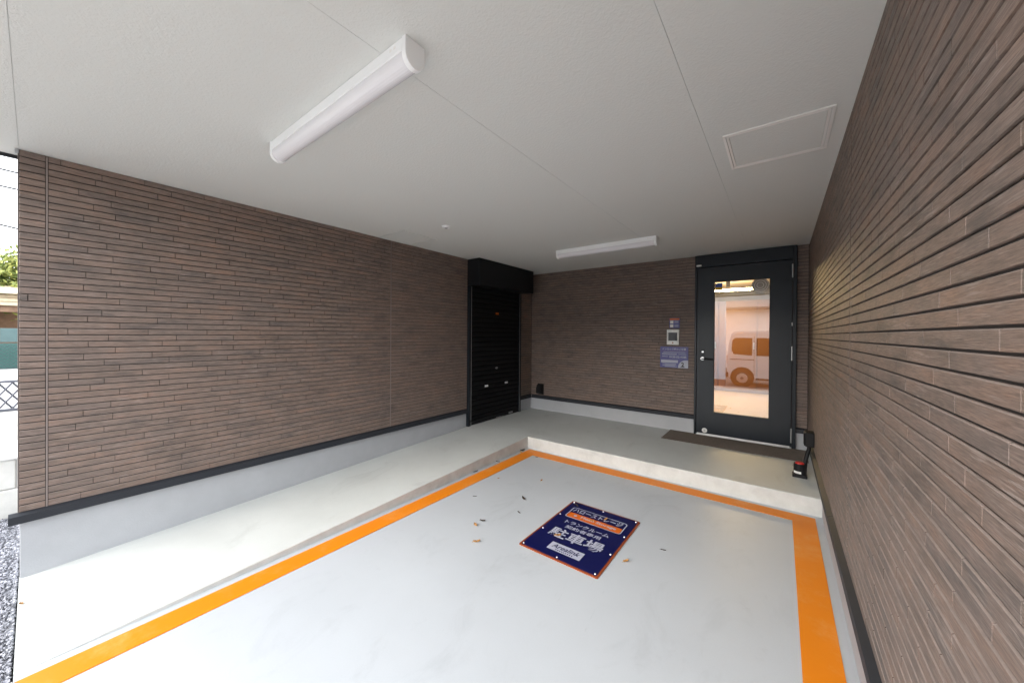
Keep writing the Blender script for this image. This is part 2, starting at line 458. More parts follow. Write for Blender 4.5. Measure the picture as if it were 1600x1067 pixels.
def text(name, body, mat, parent, x, y, w, h, loc_fn, bold=0.0, italic=0.0):
    """flat lettering fitted into the box x..x+w, y..y+h of a face; loc_fn maps (u, v) to the parent's coordinates"""
    cu = bpy.data.curves.new(name, 'FONT')
    cu.body = body; cu.size = 1.0; cu.offset = bold; cu.shear = italic
    cu.resolution_u = 3
    o = bpy.data.objects.new(name, cu)
    COL.objects.link(o)
    bpy.context.view_layer.update()
    me = bpy.data.meshes.new_from_object(o.evaluated_get(bpy.context.evaluated_depsgraph_get()))
    bpy.data.objects.remove(o); bpy.data.curves.remove(cu)
    if not me.vertices:
        return None
    xs = [v.co.x for v in me.vertices]; ys = [v.co.y for v in me.vertices]
    x0, x1, y0, y1 = min(xs), max(xs), min(ys), max(ys)
    for v in me.vertices:
        u = x + (v.co.x - x0) / max(x1 - x0, 1e-6) * w
        vv = y + (v.co.y - y0) / max(y1 - y0, 1e-6) * h
        v.co = loc_fn(u, vv)
    me.name = name
    me.materials.clear(); me.materials.append(mat)
    return link(bpy.data.objects.new(name, me), parent)

# ------------------------------------------------------------------ key dimensions (metres)
XL, XR, YB, YF = -3.379, 0.252, 5.059, -0.05
PORCH, CEIL, YS = 0.1375, 2.390, 3.615
KX = -2.456
ZF0, ZF1 = 0.323, 0.375          # drip flashing
COURSE = 0.0380

# ------------------------------------------------------------------ ground, street, floors
box('ground', -300, 300, -300, 300, -0.62, -0.60, M['ground'])['kind'] = 'structure'
o = box('road', -80, 80, -7.6, -3.2, -0.60, -0.35, M['asphalt']); o['kind'] = 'structure'
bm = bmesh.new()
for i in range(-20, 22):
    bx(bm, i * 0.6 + 0.004, i * 0.6 + 0.596, -3.2, -3.05, -0.599, -0.24, 0.012)
o = obj('kerb', bm, M['kerb']); o['kind'] = 'structure'
bm = bmesh.new()
bx(bm, -2.44, 9, -1.0, -0.052, -0.599, -0.012)
o = obj('apron', bm, M['kerb']); o['kind'] = 'structure'
bm = bmesh.new()
bx(bm, -12, 12, -3.048, -1.002, -0.599, -0.262)
o = obj('pavement', bm, M['soil']); o['kind'] = 'structure'
bm = bmesh.new()
for j in range(10):
    for i in range(-24, 24):
        xx = i * 0.205 + (0.1 if j % 2 else 0)
        bx(bm, xx + .003, xx + .202, -3.04 + j * .203, -3.04 + j * .203 + .198, -0.261, -0.222 + random.uniform(-.002, .002))
o = obj('paver', bm, M['paver'], bpy.data.objects['pavement']); o['kind'] = 'stuff'

bm = bmesh.new()
bx(bm, KX - 0.2, 0.30, YF, YS + 0.1, -0.30, 0.0)
o = obj('parking_floor', bm, M['floor']); o['kind'] = 'structure'

# raised walkway: a strip along the left wall that ramps up to the porch in front of the doors
bm = bmesh.new()
NS = 12
top = []
for i in range(NS + 1):
    y = YF + (YS - YF) * i / NS
    z = 0.004 + (PORCH - 0.004) * i / NS
    top.append((y, z))
def quad(*ps, mi=0):
    f = bm.faces.new([bm.verts.new(p) for p in ps]); f.material_index = mi
    return f
XW = XL - 0.03
for (y0, z0), (y1, z1) in zip(top, top[1:]):
    quad((XW, y0, z0), (KX - .004, y0, z0), (KX - .004, y1, z1), (XW, y1, z1))
    quad((KX - .004, y0, z0), (KX, y0, z0 - .004), (KX, y1, z1 - .004), (KX - .004, y1, z1), mi=1)
    quad((KX, y0, z0 - .004), (KX, y0, -0.2), (KX, y1, -0.2), (KX, y1, z1 - .004), mi=1)
quad((XW, YS, PORCH), (KX - .004, YS, PORCH), (KX - .004, YB + .2, PORCH), (XW, YB + .2, PORCH))
quad((KX - .004, YS + .006, PORCH), (0.285, YS + .006, PORCH), (0.285, YB + .2, PORCH), (KX - .004, YB + .2, PORCH))
quad((KX - .004, YS, PORCH), (KX, YS, PORCH - .004), (KX - .004, YS + .006, PORCH))
quad((KX, YS, PORCH - .006), (0.285, YS, PORCH - .006), (0.285, YS + .006, PORCH), (KX - .004, YS + .006, PORCH), mi=1)
quad((KX, YS, -0.2), (0.285, YS, -0.2), (0.285, YS, PORCH - .006), (KX, YS, PORCH - .006), mi=1)
quad((XW, YF, 0.004), (XW, YF, -.2), (KX, YF, -.2), (KX, YF, 0.0), (KX - .004, YF, .004))
bmesh.ops.remove_doubles(bm, verts=bm.verts[:], dist=1e-5)
bmesh.ops.recalc_face_normals(bm, faces=bm.faces[:])
o = obj('raised_walkway', bm, [M['walk'], M['riser']]); o['kind'] = 'structure'

# painted bay outline: one U-shaped sheet of paint
bm = bmesh.new()
z = 0.004
V = [bm.verts.new((x, y, z)) for x, y in ((-2.403, YF), (-2.260, YF), (-2.260, 3.428), (0.084, 3.428), (0.084, YF), (0.224, YF), (0.224, 3.556), (-2.403, 3.580))]
bm.faces.new((V[0], V[1], V[2], V[7])); bm.faces.new((V[2], V[3], V[6], V[7])); bm.faces.new((V[3], V[4], V[5], V[6]))
r = bmesh.ops.extrude_face_region(bm, geom=bm.faces[:])
for v in r['geom']:
    if isinstance(v, bmesh.types.BMVert): v.co.z -= 0.0035
bmesh.ops.recalc_face_normals(bm, faces=bm.faces[:])
o = obj('parking_line', bm, M['line']); o['kind'] = 'structure'

# ------------------------------------------------------------------ ceiling in boards
ceil = empty('ceiling', (0, 0, CEIL)); ceil['kind'] = 'structure'
box('backing', -3.508, 0.45, -0.45, 5.25, 0.0045, 0.05, M['ceil'], ceil)
def board(x0, x1, y0, y1):
    g = 0.0007
    box('board', x0 + g, x1 - g, y0 + g, y1 - g, 0.0, 0.0040, M['ceil'], ceil)
board(XL - .01, -1.155, -0.05, 5.20)
board(-1.155, -0.312, -0.05, 5.20)
board(-0.312, 0.30, -0.05, 5.20)
board(-3.508, -1.155, -0.45, -0.05)
board(-1.155, 0.45, -0.45, -0.05)
board(-3.508, XL - .01, -0.05, 0.0)

# upper storey that the ceiling belongs to
bld = empty('storage_building', (0, 0, 0))
tag(bld, 'dark clad upper storey of the storage building above the carport ceiling', 'building')
box('upper_wall', -3.50, 0.45, -0.43, 9.2, CEIL + 0.06, 4.6, M['cladding'], bld)
box('fascia', -3.528, -3.510, -0.47, 0.0, CEIL - 0.018, CEIL + 0.28, M['flash'], bld, 0.002)
box('fascia', -3.528, 0.45, -0.472, -0.453, CEIL - 0.018, CEIL + 0.28, M['flash'], bld, 0.002)

# ------------------------------------------------------------------ brick clad walls
def in_view_area(p):
    d = p - EYE
    z = d.dot(Fv)
    if z < 0.05: return None
    return (800 + 559.46 * d.dot(Rv) / z, 524.7 - 559.46 * d.dot(Uv) / z, z)

# joint offsets of the eleven-course board pattern, lowest first (metres from the seam)
OFFS = [0.125, 0.264, 0.154, 0.246, 0.096, 0.274, 0.161, 0.218, 0.069, 0.302, 0.208]
BLEN = 0.316
T = 0.0062                       # how far a brick stands proud of the groove
_brick_mesh = {}
def brick_mesh(L):
    L = round(L, 3)
    if L in _brick_mesh: return _brick_mesh[L]
    h = COURSE - 0.0050
    bt, bb, bs = 0.0024, 0.0010, 0.0010      # chamfers: top, bottom, sides
    bs = min(bs, L * .3)
    vs = [(0, .001, 0), (L, .001, 0), (L, .001, h), (0, .001, h),
          (0, -T * .45, 0), (L, -T * .45, 0), (L, -T * .45, h), (0, -T * .45, h),
          (bs, -T, bb), (L - bs, -T, bb), (L - bs, -T, h - bt), (bs, -T, h - bt)]
    fs = [(8, 9, 10, 11), (4, 5, 9, 8), (5, 6, 10, 9), (6, 7, 11, 10), (7, 4, 8, 11),
          (0, 1, 5, 4), (1, 2, 6, 5), (2, 3, 7, 6), (3, 0, 4, 7)]
    me = bpy.data.meshes.new('brick')
    me.from_pydata(vs, [], fs)
    me.materials.append(M['brick']); me.materials.append(M['brick_edge'])
    me.polygons[3].material_index = 1
    _brick_mesh[L] = me
    return me

def lay_bricks(root, sections, z_top, z_bot=ZF1, holes=()):
    """sections: (s0, s1, seam) ranges along the wall; 300 that show largest become single objects"""
    rnd = random.Random(len(sections) * 7 + 3)
    mwr = root.matrix_basis
    out = []
    k0 = -1
    z = 1.2137 - COURSE * 22
    row = 0
    while z < z_top - 0.006:
        h_ok = z + COURSE <= z_top + 0.03
        for (s0, s1, seam) in sections:
            off = OFFS[row % 11]
            s = seam + off - BLEN * math.ceil((seam + off - s0) / BLEN)
            joints = [s0]
            while s < s1 - .004:
                j = s + round(rnd.uniform(-.022, .022), 2)
                if j > joints[-1] + .02 and j < s1 - .015: joints.append(j)
                s += BLEN
            joints.append(s1)
            for a_, b_ in zip(joints, joints[1:]):
                segs = [(a_, b_)]
                for (ha, hb, hz0, hz1) in holes:
                    if z + COURSE > hz0 + .004 and z < hz1 - .004:
                        ns = []
                        for (p, q) in segs:
                            if q <= ha or p >= hb: ns.append((p, q))
                            else:
                                if ha - p > .012: ns.append((p, ha))
                                if q - hb > .012: ns.append((hb, q))
                        segs = ns
                for (p, q) in segs:
                    out.append((p + .0009, q - p - .0018, z + .0015))
        z += COURSE; row += 1
    def score(t):
        s, L, zz = t
        pts = [in_view_area(mwr @ Vector((s + L * f, 0, zz + COURSE / 2))) for f in (0.1, .5, .9)]
        best = 0
        for p in pts:
            if p and -20 < p[0] < 1620 and -20 < p[1] < 1087:
                best = max(best, 1.0)
        if not best: return 0
        p0 = in_view_area(mwr @ Vector((s, 0, zz))); p1 = in_view_area(mwr @ Vector((s + L, 0, zz + COURSE)))
        if not p0 or not p1: return 0
        return min(abs(p1[0] - p0[0]), 500) * (COURSE * 559 / max(pts[1][2] if pts[1] else 1, .3))
    out.sort(key=score, reverse=True)
    for (s, L, zz) in out[:300]:
        b = bpy.data.objects.new('brick', brick_mesh(L))
        b.location = (s, 0, zz)
        b.parent = root
        COL.objects.link(b)
    vs, fs, mi = [], [], []
    for (s, L, zz) in out[300:]:
        me = brick_mesh(L)
        n0 = len(vs)
        vs.extend((v.co.x + s, v.co.y, v.co.z + zz) for v in me.vertices)
        fs.extend(tuple(i + n0 for i in p.vertices) for p in me.polygons)
        mi.extend(p.material_index for p in me.polygons)
    if vs:
        me = bpy.data.meshes.new('brickwork'); me.from_pydata(vs, [], fs); me.materials.append(M['brick']); me.materials.append(M['brick_edge'])
        me.polygons.foreach_set('material_index', mi)
        o = bpy.data.objects.new('brickwork', me); o.parent = root; COL.objects.link(o); o['kind'] = 'stuff'
    return len(out)

def flashing(root, s0, s1, name='drip_flashing'):
    bm = bmesh.new()
    # outline in (y, z), outward is -y
    prism(bm, [(0.01, ZF1 + .002), (-0.004, ZF1 + .002), (-0.030, ZF1 - .010), (-0.030, ZF0), (-0.027, ZF0 - .002), (-.010, ZF0 - .001), (0.01, ZF0 - .001)], 'x', s0, s1)
    return obj(name, bm, M['flash'], root)

def seam(root, s, z0=ZF1 + .003, z1=CEIL):
    return box('joint_seal', s - .0034, s + .0034, -.0046, .0005, z0, z1 - .003, M['seal'], root)

# left wall: local x runs along world +y, outward is world +x
wl = empty('brick_wall', (XL, 0, 0), math.radians(90))
tag(wl, 'long brown brick clad wall on the left that the black roller shutter is set in', 'wall')
GAP = .0045
S1, S2 = 0.044, 2.317
lay_bricks(wl, [(YF, S1 - GAP, S1 - 2.273), (S1 + GAP, S2 - GAP, S1), (S2 + GAP, 3.497, S2), (4.715, YB - .008, 4.44)], CEIL - .002)
box('backing', YF - .0015, 3.50, 0, .115, ZF1 - .01, CEIL - .002, M['groove'], wl)
box('backing', 4.712, YB, 0, .115, ZF1 - .01, CEIL - .002, M['groove'], wl)
box('backing', 3.503, 4.709, .010, .115, PORCH - .3, CEIL - .002, M['groove'], wl)
flashing(wl, YF - .035, 3.492); flashing(wl, 4.718, YB - .031)
bm = bmesh.new(); bx(bm, YF + .002, 3.50, .006, .110, -.35, ZF0 + .003, .002)
obj('plinth', bm, M['plinth'], wl)
bm = bmesh.new(); bx(bm, 4.712, YB, .006, .110, -.1, ZF0 + .003, .002)
obj('plinth', bm, M['plinth'], wl)
seam(wl, S1); seam(wl, S2)
box('corner_trim', YF - .005, YF - .002, .003, .118, ZF1, CEIL - .008, M['seal'], wl)
box('eaves_clip', YF - .014, YF - .001, -.012, .012, CEIL - .022, CEIL - .002, M['plinth'], wl)

# back wall: local x = world x, outward is world -y
wb = empty('brick_wall', (0, YB, 0), 0.0)
tag(wb, 'dark back wall of brick cladding beside the glazed entrance door', 'wall')
lay_bricks(wb, [(XL + .008, -0.872, -2.2), (0.146, XR - .008, 0.05)], CEIL - .002)
box('backing', XL - .1, -0.87, 0, .14, ZF1 - .01, CEIL - .002, M['groove'], wb)
box('backing', 0.145, XR + .1, 0, .14, ZF1 - .01, CEIL - .002, M['groove'], wb)
flashing(wb, XL + .031, -0.870); flashing(wb, 0.146, XR - .032)
bm = bmesh.new(); bx(bm, XL - .1, -0.868, .006, .13, -.1, ZF0 + .003, .002)
obj('plinth', bm, M['plinth'], wb)
bm = bmesh.new(); bx(bm, 0.146, XR + .1, .006, .13, -.1, ZF0 + .003, .002)
obj('plinth', bm, M['plinth'], wb)

# right wall: local x runs along world -y, outward is world -x
wr = empty('brick_wall', (XR, 0, 0), math.radians(-90))
tag(wr, 'brown brick clad wall on the right seen at a steep slant from close by', 'wall')
S3 = -2.17
lay_bricks(wr, [(-(YB - .008), S3 - GAP, S3 - 2.42), (S3 + GAP, 0.05, S3)], CEIL - .002)
box('backing', -YB - .1, 0.048, 0, .15, ZF1 - .01, CEIL - .002, M['groove'], wr)
flashing(wr, -YB + .031, -2.702); flashing(wr, -2.698, 0.07)
bm = bmesh.new(); bx(bm, -YB - .1, 0.046, .016, .14, -.35, ZF0 + .003, .002)
obj('plinth', bm, M['plinth'], wr)
seam(wr, S3)

# ------------------------------------------------------------------ roller shutter
sh = empty('roller_shutter', (XL, 0, PORCH), math.radians(90))     # local x = world y, outward = -local y
tag(sh, 'closed black roller shutter with a hood, set in the left wall by the porch', 'shutter')
Z0 = 0.0
bm = bmesh.new()
prism(bm, [(0.002, 1.905), (-.216, 1.896), (-.219, 1.899), (-.219, 2.246), (0.002, 2.246)], 'x', 3.497, 4.779)
obj('shutter_hood', bm, M['black_metal'], sh)
for x0, x1 in ((3.499, 3.548), (4.668, 4.714)):
    bm = bmesh.new()
    bx(bm, x0, x1, -.034, .008, 0.001, 1.897, .002)
    g = obj('guide_rail', bm, M['navy_metal'], sh)
    inner = x1 if x0 < 4 else x0
    b2 = bmesh.new(); bx(b2, inner - .003, inner + .003, -.037, -.0345, 0.004, 1.893)
    obj('rail_lip', b2, M['alu'], g)
SP = 0.068
sl_me = None
prof = []
for i in range(9):
    t = i / 8
    prof.append((-.004 - .011 * math.sin(math.pi * t) ** .7, .004 + t * (SP - .006)))
prof = [(0.004, .004)] + prof + [(0.004, SP - .002)]
for k in range(27):
    zz = .062 + k * SP
    if sl_me is None:
        bm = bmesh.new(); prism(bm, prof, 'x', 3.549, 4.667)
        o = obj('slat', bm, M['slat'], sh); sl_me = o.data
    else:
        o = link(bpy.data.objects.new('slat', sl_me), sh)
    o.location.z = zz
bm = bmesh.new(); bx(bm, 3.549, 4.667, -.020, .004, 0.004, .060, .003)
obj('bottom_bar', bm, M['black_metal'], sh)
for yy, zz in ((3.885, .506), (4.348, .508)):
    bm = bmesh.new(); bx(bm, yy - .034, yy + .034, -.024, -.012, zz - .014, zz + .014, .004)
    bx(bm, yy - .026, yy + .026, -.030, -.0245, zz - .004, zz + .004, .001)
    obj('pull_handle', bm, M['lampwhite'], sh)
bm = bmesh.new(); cyl(bm, (4.114, -.010, .748), (4.114, -.022, .748), .016)
bx(bm, 4.114 - .030, 4.114 + .030, -.018, -.012, .742, .754, .001)
obj('lock', bm, M['alu'], sh)
box('sticker', 4.085, 4.155, -.0170, -.0160, 1.536, 1.566, M['orange'], sh)
box('maker_plate', 4.41, 4.51, -.0225, -.0205, .018, .044, M['alu'], sh)
bm = bmesh.new(); bx(bm, 4.10, 4.20, -.038, -.021, .004, .020, .002); cyl(bm, (4.20, -.03, .010), (4.27, -.03, .010), .005)
obj('floor_latch', bm, M['alu'], sh)

# ------------------------------------------------------------------ entrance door
dr = empty('entrance_door', (0, YB, PORCH))
tag(dr, 'black framed entrance door with a tall glass pane reflecting a van', 'door')
FY0, FY1 = -.050, .10          # frame depth
def fr(name, x0, x1, z0, z1, y0=FY0, y1=FY1, mat='navy_metal', bev=.002, parent=dr):
    return box(name, x0, x1, y0, y1, z0, z1, M[mat], parent, bev)
fr('frame_post', -.869, -.846, .001, 2.248)
fr('frame_post', .108, .143, .001, 2.248)
fr('door_stop', -.8455, -.8285, .002, 2.097, .006, .03)
fr('door_stop', .0885, .1075, .002, 2.097, .006, .03)
fr('door_stop', -.828, .088, 2.078, 2.097, .006, .03)
fr('door_stop', -.828, .088, .002, .030, .006, .03)
fr('transom_panel', -.846, .108, 2.098, 2.248, FY0 - .006)
fr('threshold', -.846, .108, .001, .016, FY0 - .012, .05, 'alu', .001)
leaf = empty('door_leaf', (0, 0, 0), 0, dr)
LX0, LX1, LZ0, LZ1 = -.842, .102, .018, 2.092
GX0, GX1, GZ0, GZ1 = -.656, -.095, .300, 1.910
bm = bmesh.new()
LY0, LY1 = -.036, .004
bx(bm, LX0, GX0, LY0, LY1, LZ0, LZ1); bx(bm, GX1, LX1, LY0, LY1, LZ0, LZ1)
bx(bm, GX0, GX1, LY0, LY1, LZ0, GZ0); bx(bm, GX0, GX1, LY0, LY1, GZ1, LZ1)
obj('leaf_panel', bm, M['navy_metal'], leaf)
bm = bmesh.new()
for x0, x1, z0, z1 in ((GX0, GX0 + .006, GZ0, GZ1), (GX1 - .006, GX1, GZ0, GZ1), (GX0 + .006, GX1 - .006, GZ0, GZ0 + .006), (GX0 + .006, GX1 - .006, GZ1 - .006, GZ1)):
    bx(bm, x0, x1, LY0 + .004, LY1 - .004, z0, z1)
obj('glazing_bead', bm, M['black_metal'], leaf)
bm = bmesh.new()
vs = [bm.verts.new(p) for p in ((GX0, -.016, GZ0), (GX1, -.016, GZ0), (GX1, -.016, GZ1), (GX0, -.016, GZ1))]
bm.faces.new(vs)
obj('glass_pane', bm, M['glass'], leaf)
bm = bmesh.new()
cyl(bm, (-.776, LY0, .960), (-.776, LY0 - .014, .960), .022); cyl(bm, (-.776, LY0 - .014, .960), (-.776, LY0 - .052, .960), .010)
o = obj('handle_rose', bm, M['chrome'], leaf)
bm = bmesh.new(); tube(bm, [(-.782, LY0 - .048, .960), (-.755, LY0 - .054, .960), (-.70, LY0 - .054, .959), (-.655, LY0 - .050, .958)], .0085, 10)
obj('lever_handle', bm, M['black'], leaf, True)
bm = bmesh.new(); cyl(bm, (-.774, LY0, 1.045), (-.774, LY0 - .010, 1.045), .023)
obj('lock_ring', bm, M['black'], leaf)
bm = bmesh.new(); cyl(bm, (-.774, LY0 - .010, 1.045), (-.774, LY0 - .017, 1.045), .013)
obj('lock_cylinder', bm, M['chrome'], leaf)
bm = bmesh.new(); cyl(bm, (-.748, LY0, .066), (-.748, LY0 - .006, .066), .030, .027, 24)
o = obj('door_stop_disc', bm, M['white'], leaf)
bm = bmesh.new(); cyl(bm, (-.748, LY0 - .006, .066), (-.748, LY0 - .010, .066), .009)
obj('disc_centre', bm, M['alu'], leaf)
box('leaf_foot_strip', LX0 + .01, LX1 - .01, LY0 - .004, LY0 - .0005, LZ0, LZ0 + .012, M['alu'], leaf)
for z0, z1 in ((1.893, 2.042), (.980, 1.135), (.072, .230)):
    bm = bmesh.new(); cyl(bm, (.1045, FY0 - .006, z0), (.1045, FY0 - .006, z1), .0075, n=14)
    obj('hinge', bm, M['alu'], dr)
bm = bmesh.new(); bx(bm, .098, .110, FY0 - .006, FY0, 1.36, 1.40, .002)
obj('door_contact', bm, M['alu'], dr)
bm = bmesh.new(); bx(bm, -.850, -.792, FY0 - .030, FY0 - .006, 2.108, 2.130, .008, 2)
obj('door_sensor', bm, M['white'], dr)
st = box('security_sticker', GX0 + .010, GX0 + .085, -.0185, -.0170, 1.800, 1.890, M['blue'], leaf)
box('sticker_band', GX0 + .010, GX0 + .085, -.0200, -.0187, 1.800, 1.840, M['yellow'], st)
text('lettering', 'SECURITY', M['print_white'], st, GX0 + .014, 1.852, .064, .014, lambda u, v: Vector((u, -.0190, v)), .01) if False else None

# room behind the door (seen through the glass)
rm = empty('storage_room', (0, 0, 0))
tag(rm, 'cream walled storage corridor seen lit up behind the entrance door glass', 'room')
RX0, RX1, RY0, RY1 = -2.6, 0.36, YB + .145, 9.70
box('room_floor', RX0, RX1, YB + .06, RY1, PORCH - .2, PORCH + .002, M['room_floor'], rm)
box('room_ceiling', RX0, RX1, RY0, RY1, 2.46, 2.50, M['room_wall'], rm)
box('room_wall', RX0 - .1, RX0, RY0 - .01, RY1, PORCH - .2, 2.5, M['room_wall'], rm)
box('room_wall', RX1, RX1 + .1, RY0 - .01, RY1, PORCH - .2, 2.5, M['room_wall'], rm)
box('room_wall', RX0, RX1, RY1, RY1 + .1, PORCH - .2, 2.5, M['room_wall'], rm)
box('room_wall', RX0, -.869, RY0 - .004, RY0 + .02, PORCH, 2.459, M['room_wall'], rm)
box('room_wall', .143, RX1, RY0 - .004, RY0 + .02, PORCH, 2.459, M['room_wall'], rm)
box('room_wall', -.869, .143, YB + .105, RY0 + .02, PORCH + 2.10, 2.459, M['room_wall'], rm)
lk = empty('locker_unit', (0, RY1, PORCH + .003))
tag(lk, 'row of orange storage unit doors at the end of the corridor behind the glass', 'lockers')
box('locker_case', RX0 + .01, RX1 - .01, -.34, -.002, 0, 2.02, M['locker'], lk)
for i in range(4):
    x0 = RX0 + .03 + i * .73
    d = box('locker_door', x0, x0 + .705, -.362, -.342, .03, 1.99, M['locker'], lk, .003)
    b = bmesh.new(); bx(b, x0 + .64, x0 + .665, -.375, -.363, .95, 1.10, .003)
    obj('handle', b, M['chrome'], d)
tl = empty('corridor_lamp', (-1.25, 8.10, 2.459))
tag(tl, 'warm lit strip lamp under the corridor ceiling behind the door glass', 'lamp')
for xx in (-.6, .43):
    bm = bmesh.new(); bx(bm, xx - .03, xx + .03, -.012, .012, -.130, -.001, .002); obj('hanger', bm, M['room_wall'], tl)
bm = bmesh.new(); bx(bm, -1.05, .85, -.026, .026, -.170, -.131, .004)
obj('lamp_body', bm, M['lampwhite'], tl)
bm = bmesh.new(); cyl(bm, (-1.03, 0, -.192), (.83, 0, -.192), .018)
obj('lamp_tube', bm, M['tube'], tl)
for xx in (-1.04, .84):
    b = bmesh.new(); bx(b, xx - .012, xx + .012, -.022, .022, -.214, -.1705, .004); obj('lamp_holder', b, M['lampwhite'], tl)
ar = bpy.data.lights.new('corridor_lamp_light', 'AREA'); ar.shape = 'RECTANGLE'; ar.size = 1.80; ar.size_y = .05
ar.energy = 60; ar.color = (1.0, 0.70, 0.34)
lo = bpy.data.objects.new('corridor_lamp_light', ar); lo.location = (-.10, 0, -.216); link(lo, tl)
fan = empty('round_fan', (-.235, 6.3, 2.459))
tag(fan, 'round beige fan hanging from the corridor ceiling, seen through the upper door glass', 'fan')
bm = bmesh.new(); cyl(bm, (0, 0, -.001), (0, 0, -.25), .02); obj('stem', bm, M['room_wall'], fan)
bm = bmesh.new(); cyl(bm, (0, -.05, -.345), (0, .05, -.345), .105, .095, 28); obj('fan_cage', bm, M['room_wall'], fan)
for rr in (.04, .07, .095):
    b = bmesh.new(); tube(b, [(rr * math.cos(t * math.pi / 12), -.055, -.345 + rr * math.sin(t * math.pi / 12)) for t in range(25)], .003, 6); obj('cage_ring', b, M['white'], fan)
b = bmesh.new(); bx(b, -.06, .06, -.03, .03, -.470, -.448, .006); obj('fan_base', b, M['room_wall'], fan)

# ------------------------------------------------------------------ wall plates beside the door
def wall_sign(name, x0, x1, z0, z1, t, mat):
    r_ = empty(name, (x0, YB - .0068, z0))
    box('plate', 0, x1 - x0, -t, 0, 0, z1 - z0, M[mat], r_, .0006)
    return r_, (lambda u, v, dt=.0006: Vector((u, -t - dt, v)))
s1, f1 = wall_sign('guide_plate', -1.178, -1.050, 1.480, 1.612, .003, 'notice')
tag(s1, 'small blue guide plate with an orange header, topmost of the three beside the door', 'sign')
W_, H_ = .128, .132
box('header_band', .004, W_ - .004, -.0042, -.0032, H_ - .026, H_ - .004, M['orange'], s1)
box('icon_square', .010, .050, -.0042, -.0032, .060, .098, M['white'], s1)
box('icon_square', .010, .050, -.0042, -.0032, .010, .048, M['white'], s1)
for zz in (.088, .074, .036, .022):
    box('text_line', .062, .112, -.0038, -.0032, zz - .003, zz + .003, M['print_white'], s1)

ic = empty('intercom', (-1.203, YB - .0068, 1.262))
tag(ic, 'white intercom panel with a dark screen, mounted between the two blue wall plates', 'intercom')
bm = bmesh.new(); bx(bm, 0, .150, -.030, 0, 0, .200, .005, 2); obj('housing', bm, M['white'], ic)
box('screen', .020, .130, -.0325, -.0305, .052, .160, M['screen'], ic, .001)
bm = bmesh.new(); cyl(bm, (.075, -.0302, .026), (.075, -.034, .026), .009); obj('button', bm, M['rim_orange'], ic)
bm = bmesh.new(); bx(bm, .018, .062, -.0318, -.0303, .176, .184); obj('speaker_slot', bm, M['alu'], ic)

s2, f2 = wall_sign('notice_plate', -1.290, -.944, .958, 1.236, .003, 'notice')
tag(s2, 'violet blue lock-out notice with a white phone number, lowest of the plates by the door', 'sign')
W_, H_ = .346, .278
text('lettering', 'インロック時のご注意', M['print_white'], s2, .024, H_ - .047, .294, .030, f2, .018)
box('rule', .012, .334, -.0037, -.0031, H_ - .058, H_ - .0565, M['rim_orange'], s2)
for x0, x1, zz in ((.04, .31, .205), (.024, .21, .186), (.024, .205, .174), (.225, .32, .180), (.024, .10, .148), (.03, .20, .052), (.06, .205, .040), (.03, .19, .028), (.06, .21, .016)):
    box('text_line', x0, x1, -.0037, -.0031, zz - .0028, zz + .0028, M['print_white'], s2)
text('phone_number', '0120-52-4185', M['print_white'], s2, .116, .130, .206, .028, f2, .02)
box('white_strip', .012, .222, -.0040, -.0031, .066, .102, M['print_white'], s2)
bm = bmesh.new()
pts = [(.224, .003), (.343, .003), (.343, .104), (.318, .104)] + [(.318 - .094 * math.sin(math.radians(t)), .010 + .094 * math.cos(math.radians(t))) for t in range(10, 91, 10)]
prism(bm, pts, 'y', -.0041, -.0031); obj('corner_badge', bm, M['print_white'], s2)
text('badge_numeral', '2', M['screen'], s2, .262, .020, .034, .056, lambda u, v: Vector((u, -.0047, v)), .03)
box('badge_bar', .252, .306, -.0047, -.0042, .013, .018, M['screen'], s2)

# weatherproof outlet near the back corner
wo = empty('outlet_cover', (-3.178, YB - .0068, .397))
tag(wo, 'black weatherproof outlet cover low on the back wall near the shutter corner', 'outlet')
bm = bmesh.new()
prism(bm, [(0, 0), (-.035, 0), (-.075, .02), (-.075, .10), (-.055, .148), (-.020, .165), (0, .165)], 'x', -.050, .050)
bmesh.ops.bevel(bm, geom=bm.edges[:], offset=.005, segments=2, affect='EDGES')
obj('hood', bm, M['black'], wo)
b = bmesh.new(); bx(b, -.058, .058, -.010, 0, -.006, .171, .003); obj('back_plate', b, M['black'], wo)

# ------------------------------------------------------------------ ceiling fittings
def strip_light(name, x0, x1, y, label):
    r_ = empty(name, (x0, y, CEIL))
    tag(r_, label, 'ceiling light', 'strip lights on the carport ceiling')
    L = x1 - x0
    w = .040
    bm = bmesh.new(); bx(bm, .022, L - .022, -w, w, -.044, -.0008, .002)
    obj('lamp_body', bm, M['lampwhite'], r_)
    pr = [(w - .003, -.0445)] + [((w - .003) * math.cos(t * math.pi / 14), -.052 - .040 * math.sin(t * math.pi / 14)) for t in range(15)] + [(-w + .003, -.0445)]
    bm = bmesh.new(); prism(bm, pr, 'x', .0225, L - .0225)
    d = obj('diffuser', bm, M['diffuser'], r_)
    pe = [(w + .001, -.0006)] + [((w + .001) * math.cos(t * math.pi / 14), -.053 - .043 * math.sin(t * math.pi / 14)) for t in range(15)] + [(-w - .001, -.0006)]
    for a_, b_ in ((0, .0220), (L - .0220, L)):
        bm = bmesh.new(); prism(bm, pe, 'x', a_, b_)
        es = [e_ for e_ in bm.edges if abs(e_.verts[0].co.x - e_.verts[1].co.x) < 1e-6]
        bmesh.ops.bevel(bm, geom=es, offset=.002, segments=1, affect='EDGES')
        obj('end_cap', bm, M['lampwhite'], r_)
    for xx in (L - .085, L - .062):
        b = bmesh.new(); bx(b, xx - .006, xx + .006, -w - .0010, -w - .0002, -.024, -.015, .0003); obj('rating_label', b, M['hatch'], r_)
    return r_
strip_light('strip_light', -2.166, -1.012, .786, 'nearer and larger white strip light, above the front of the bay')
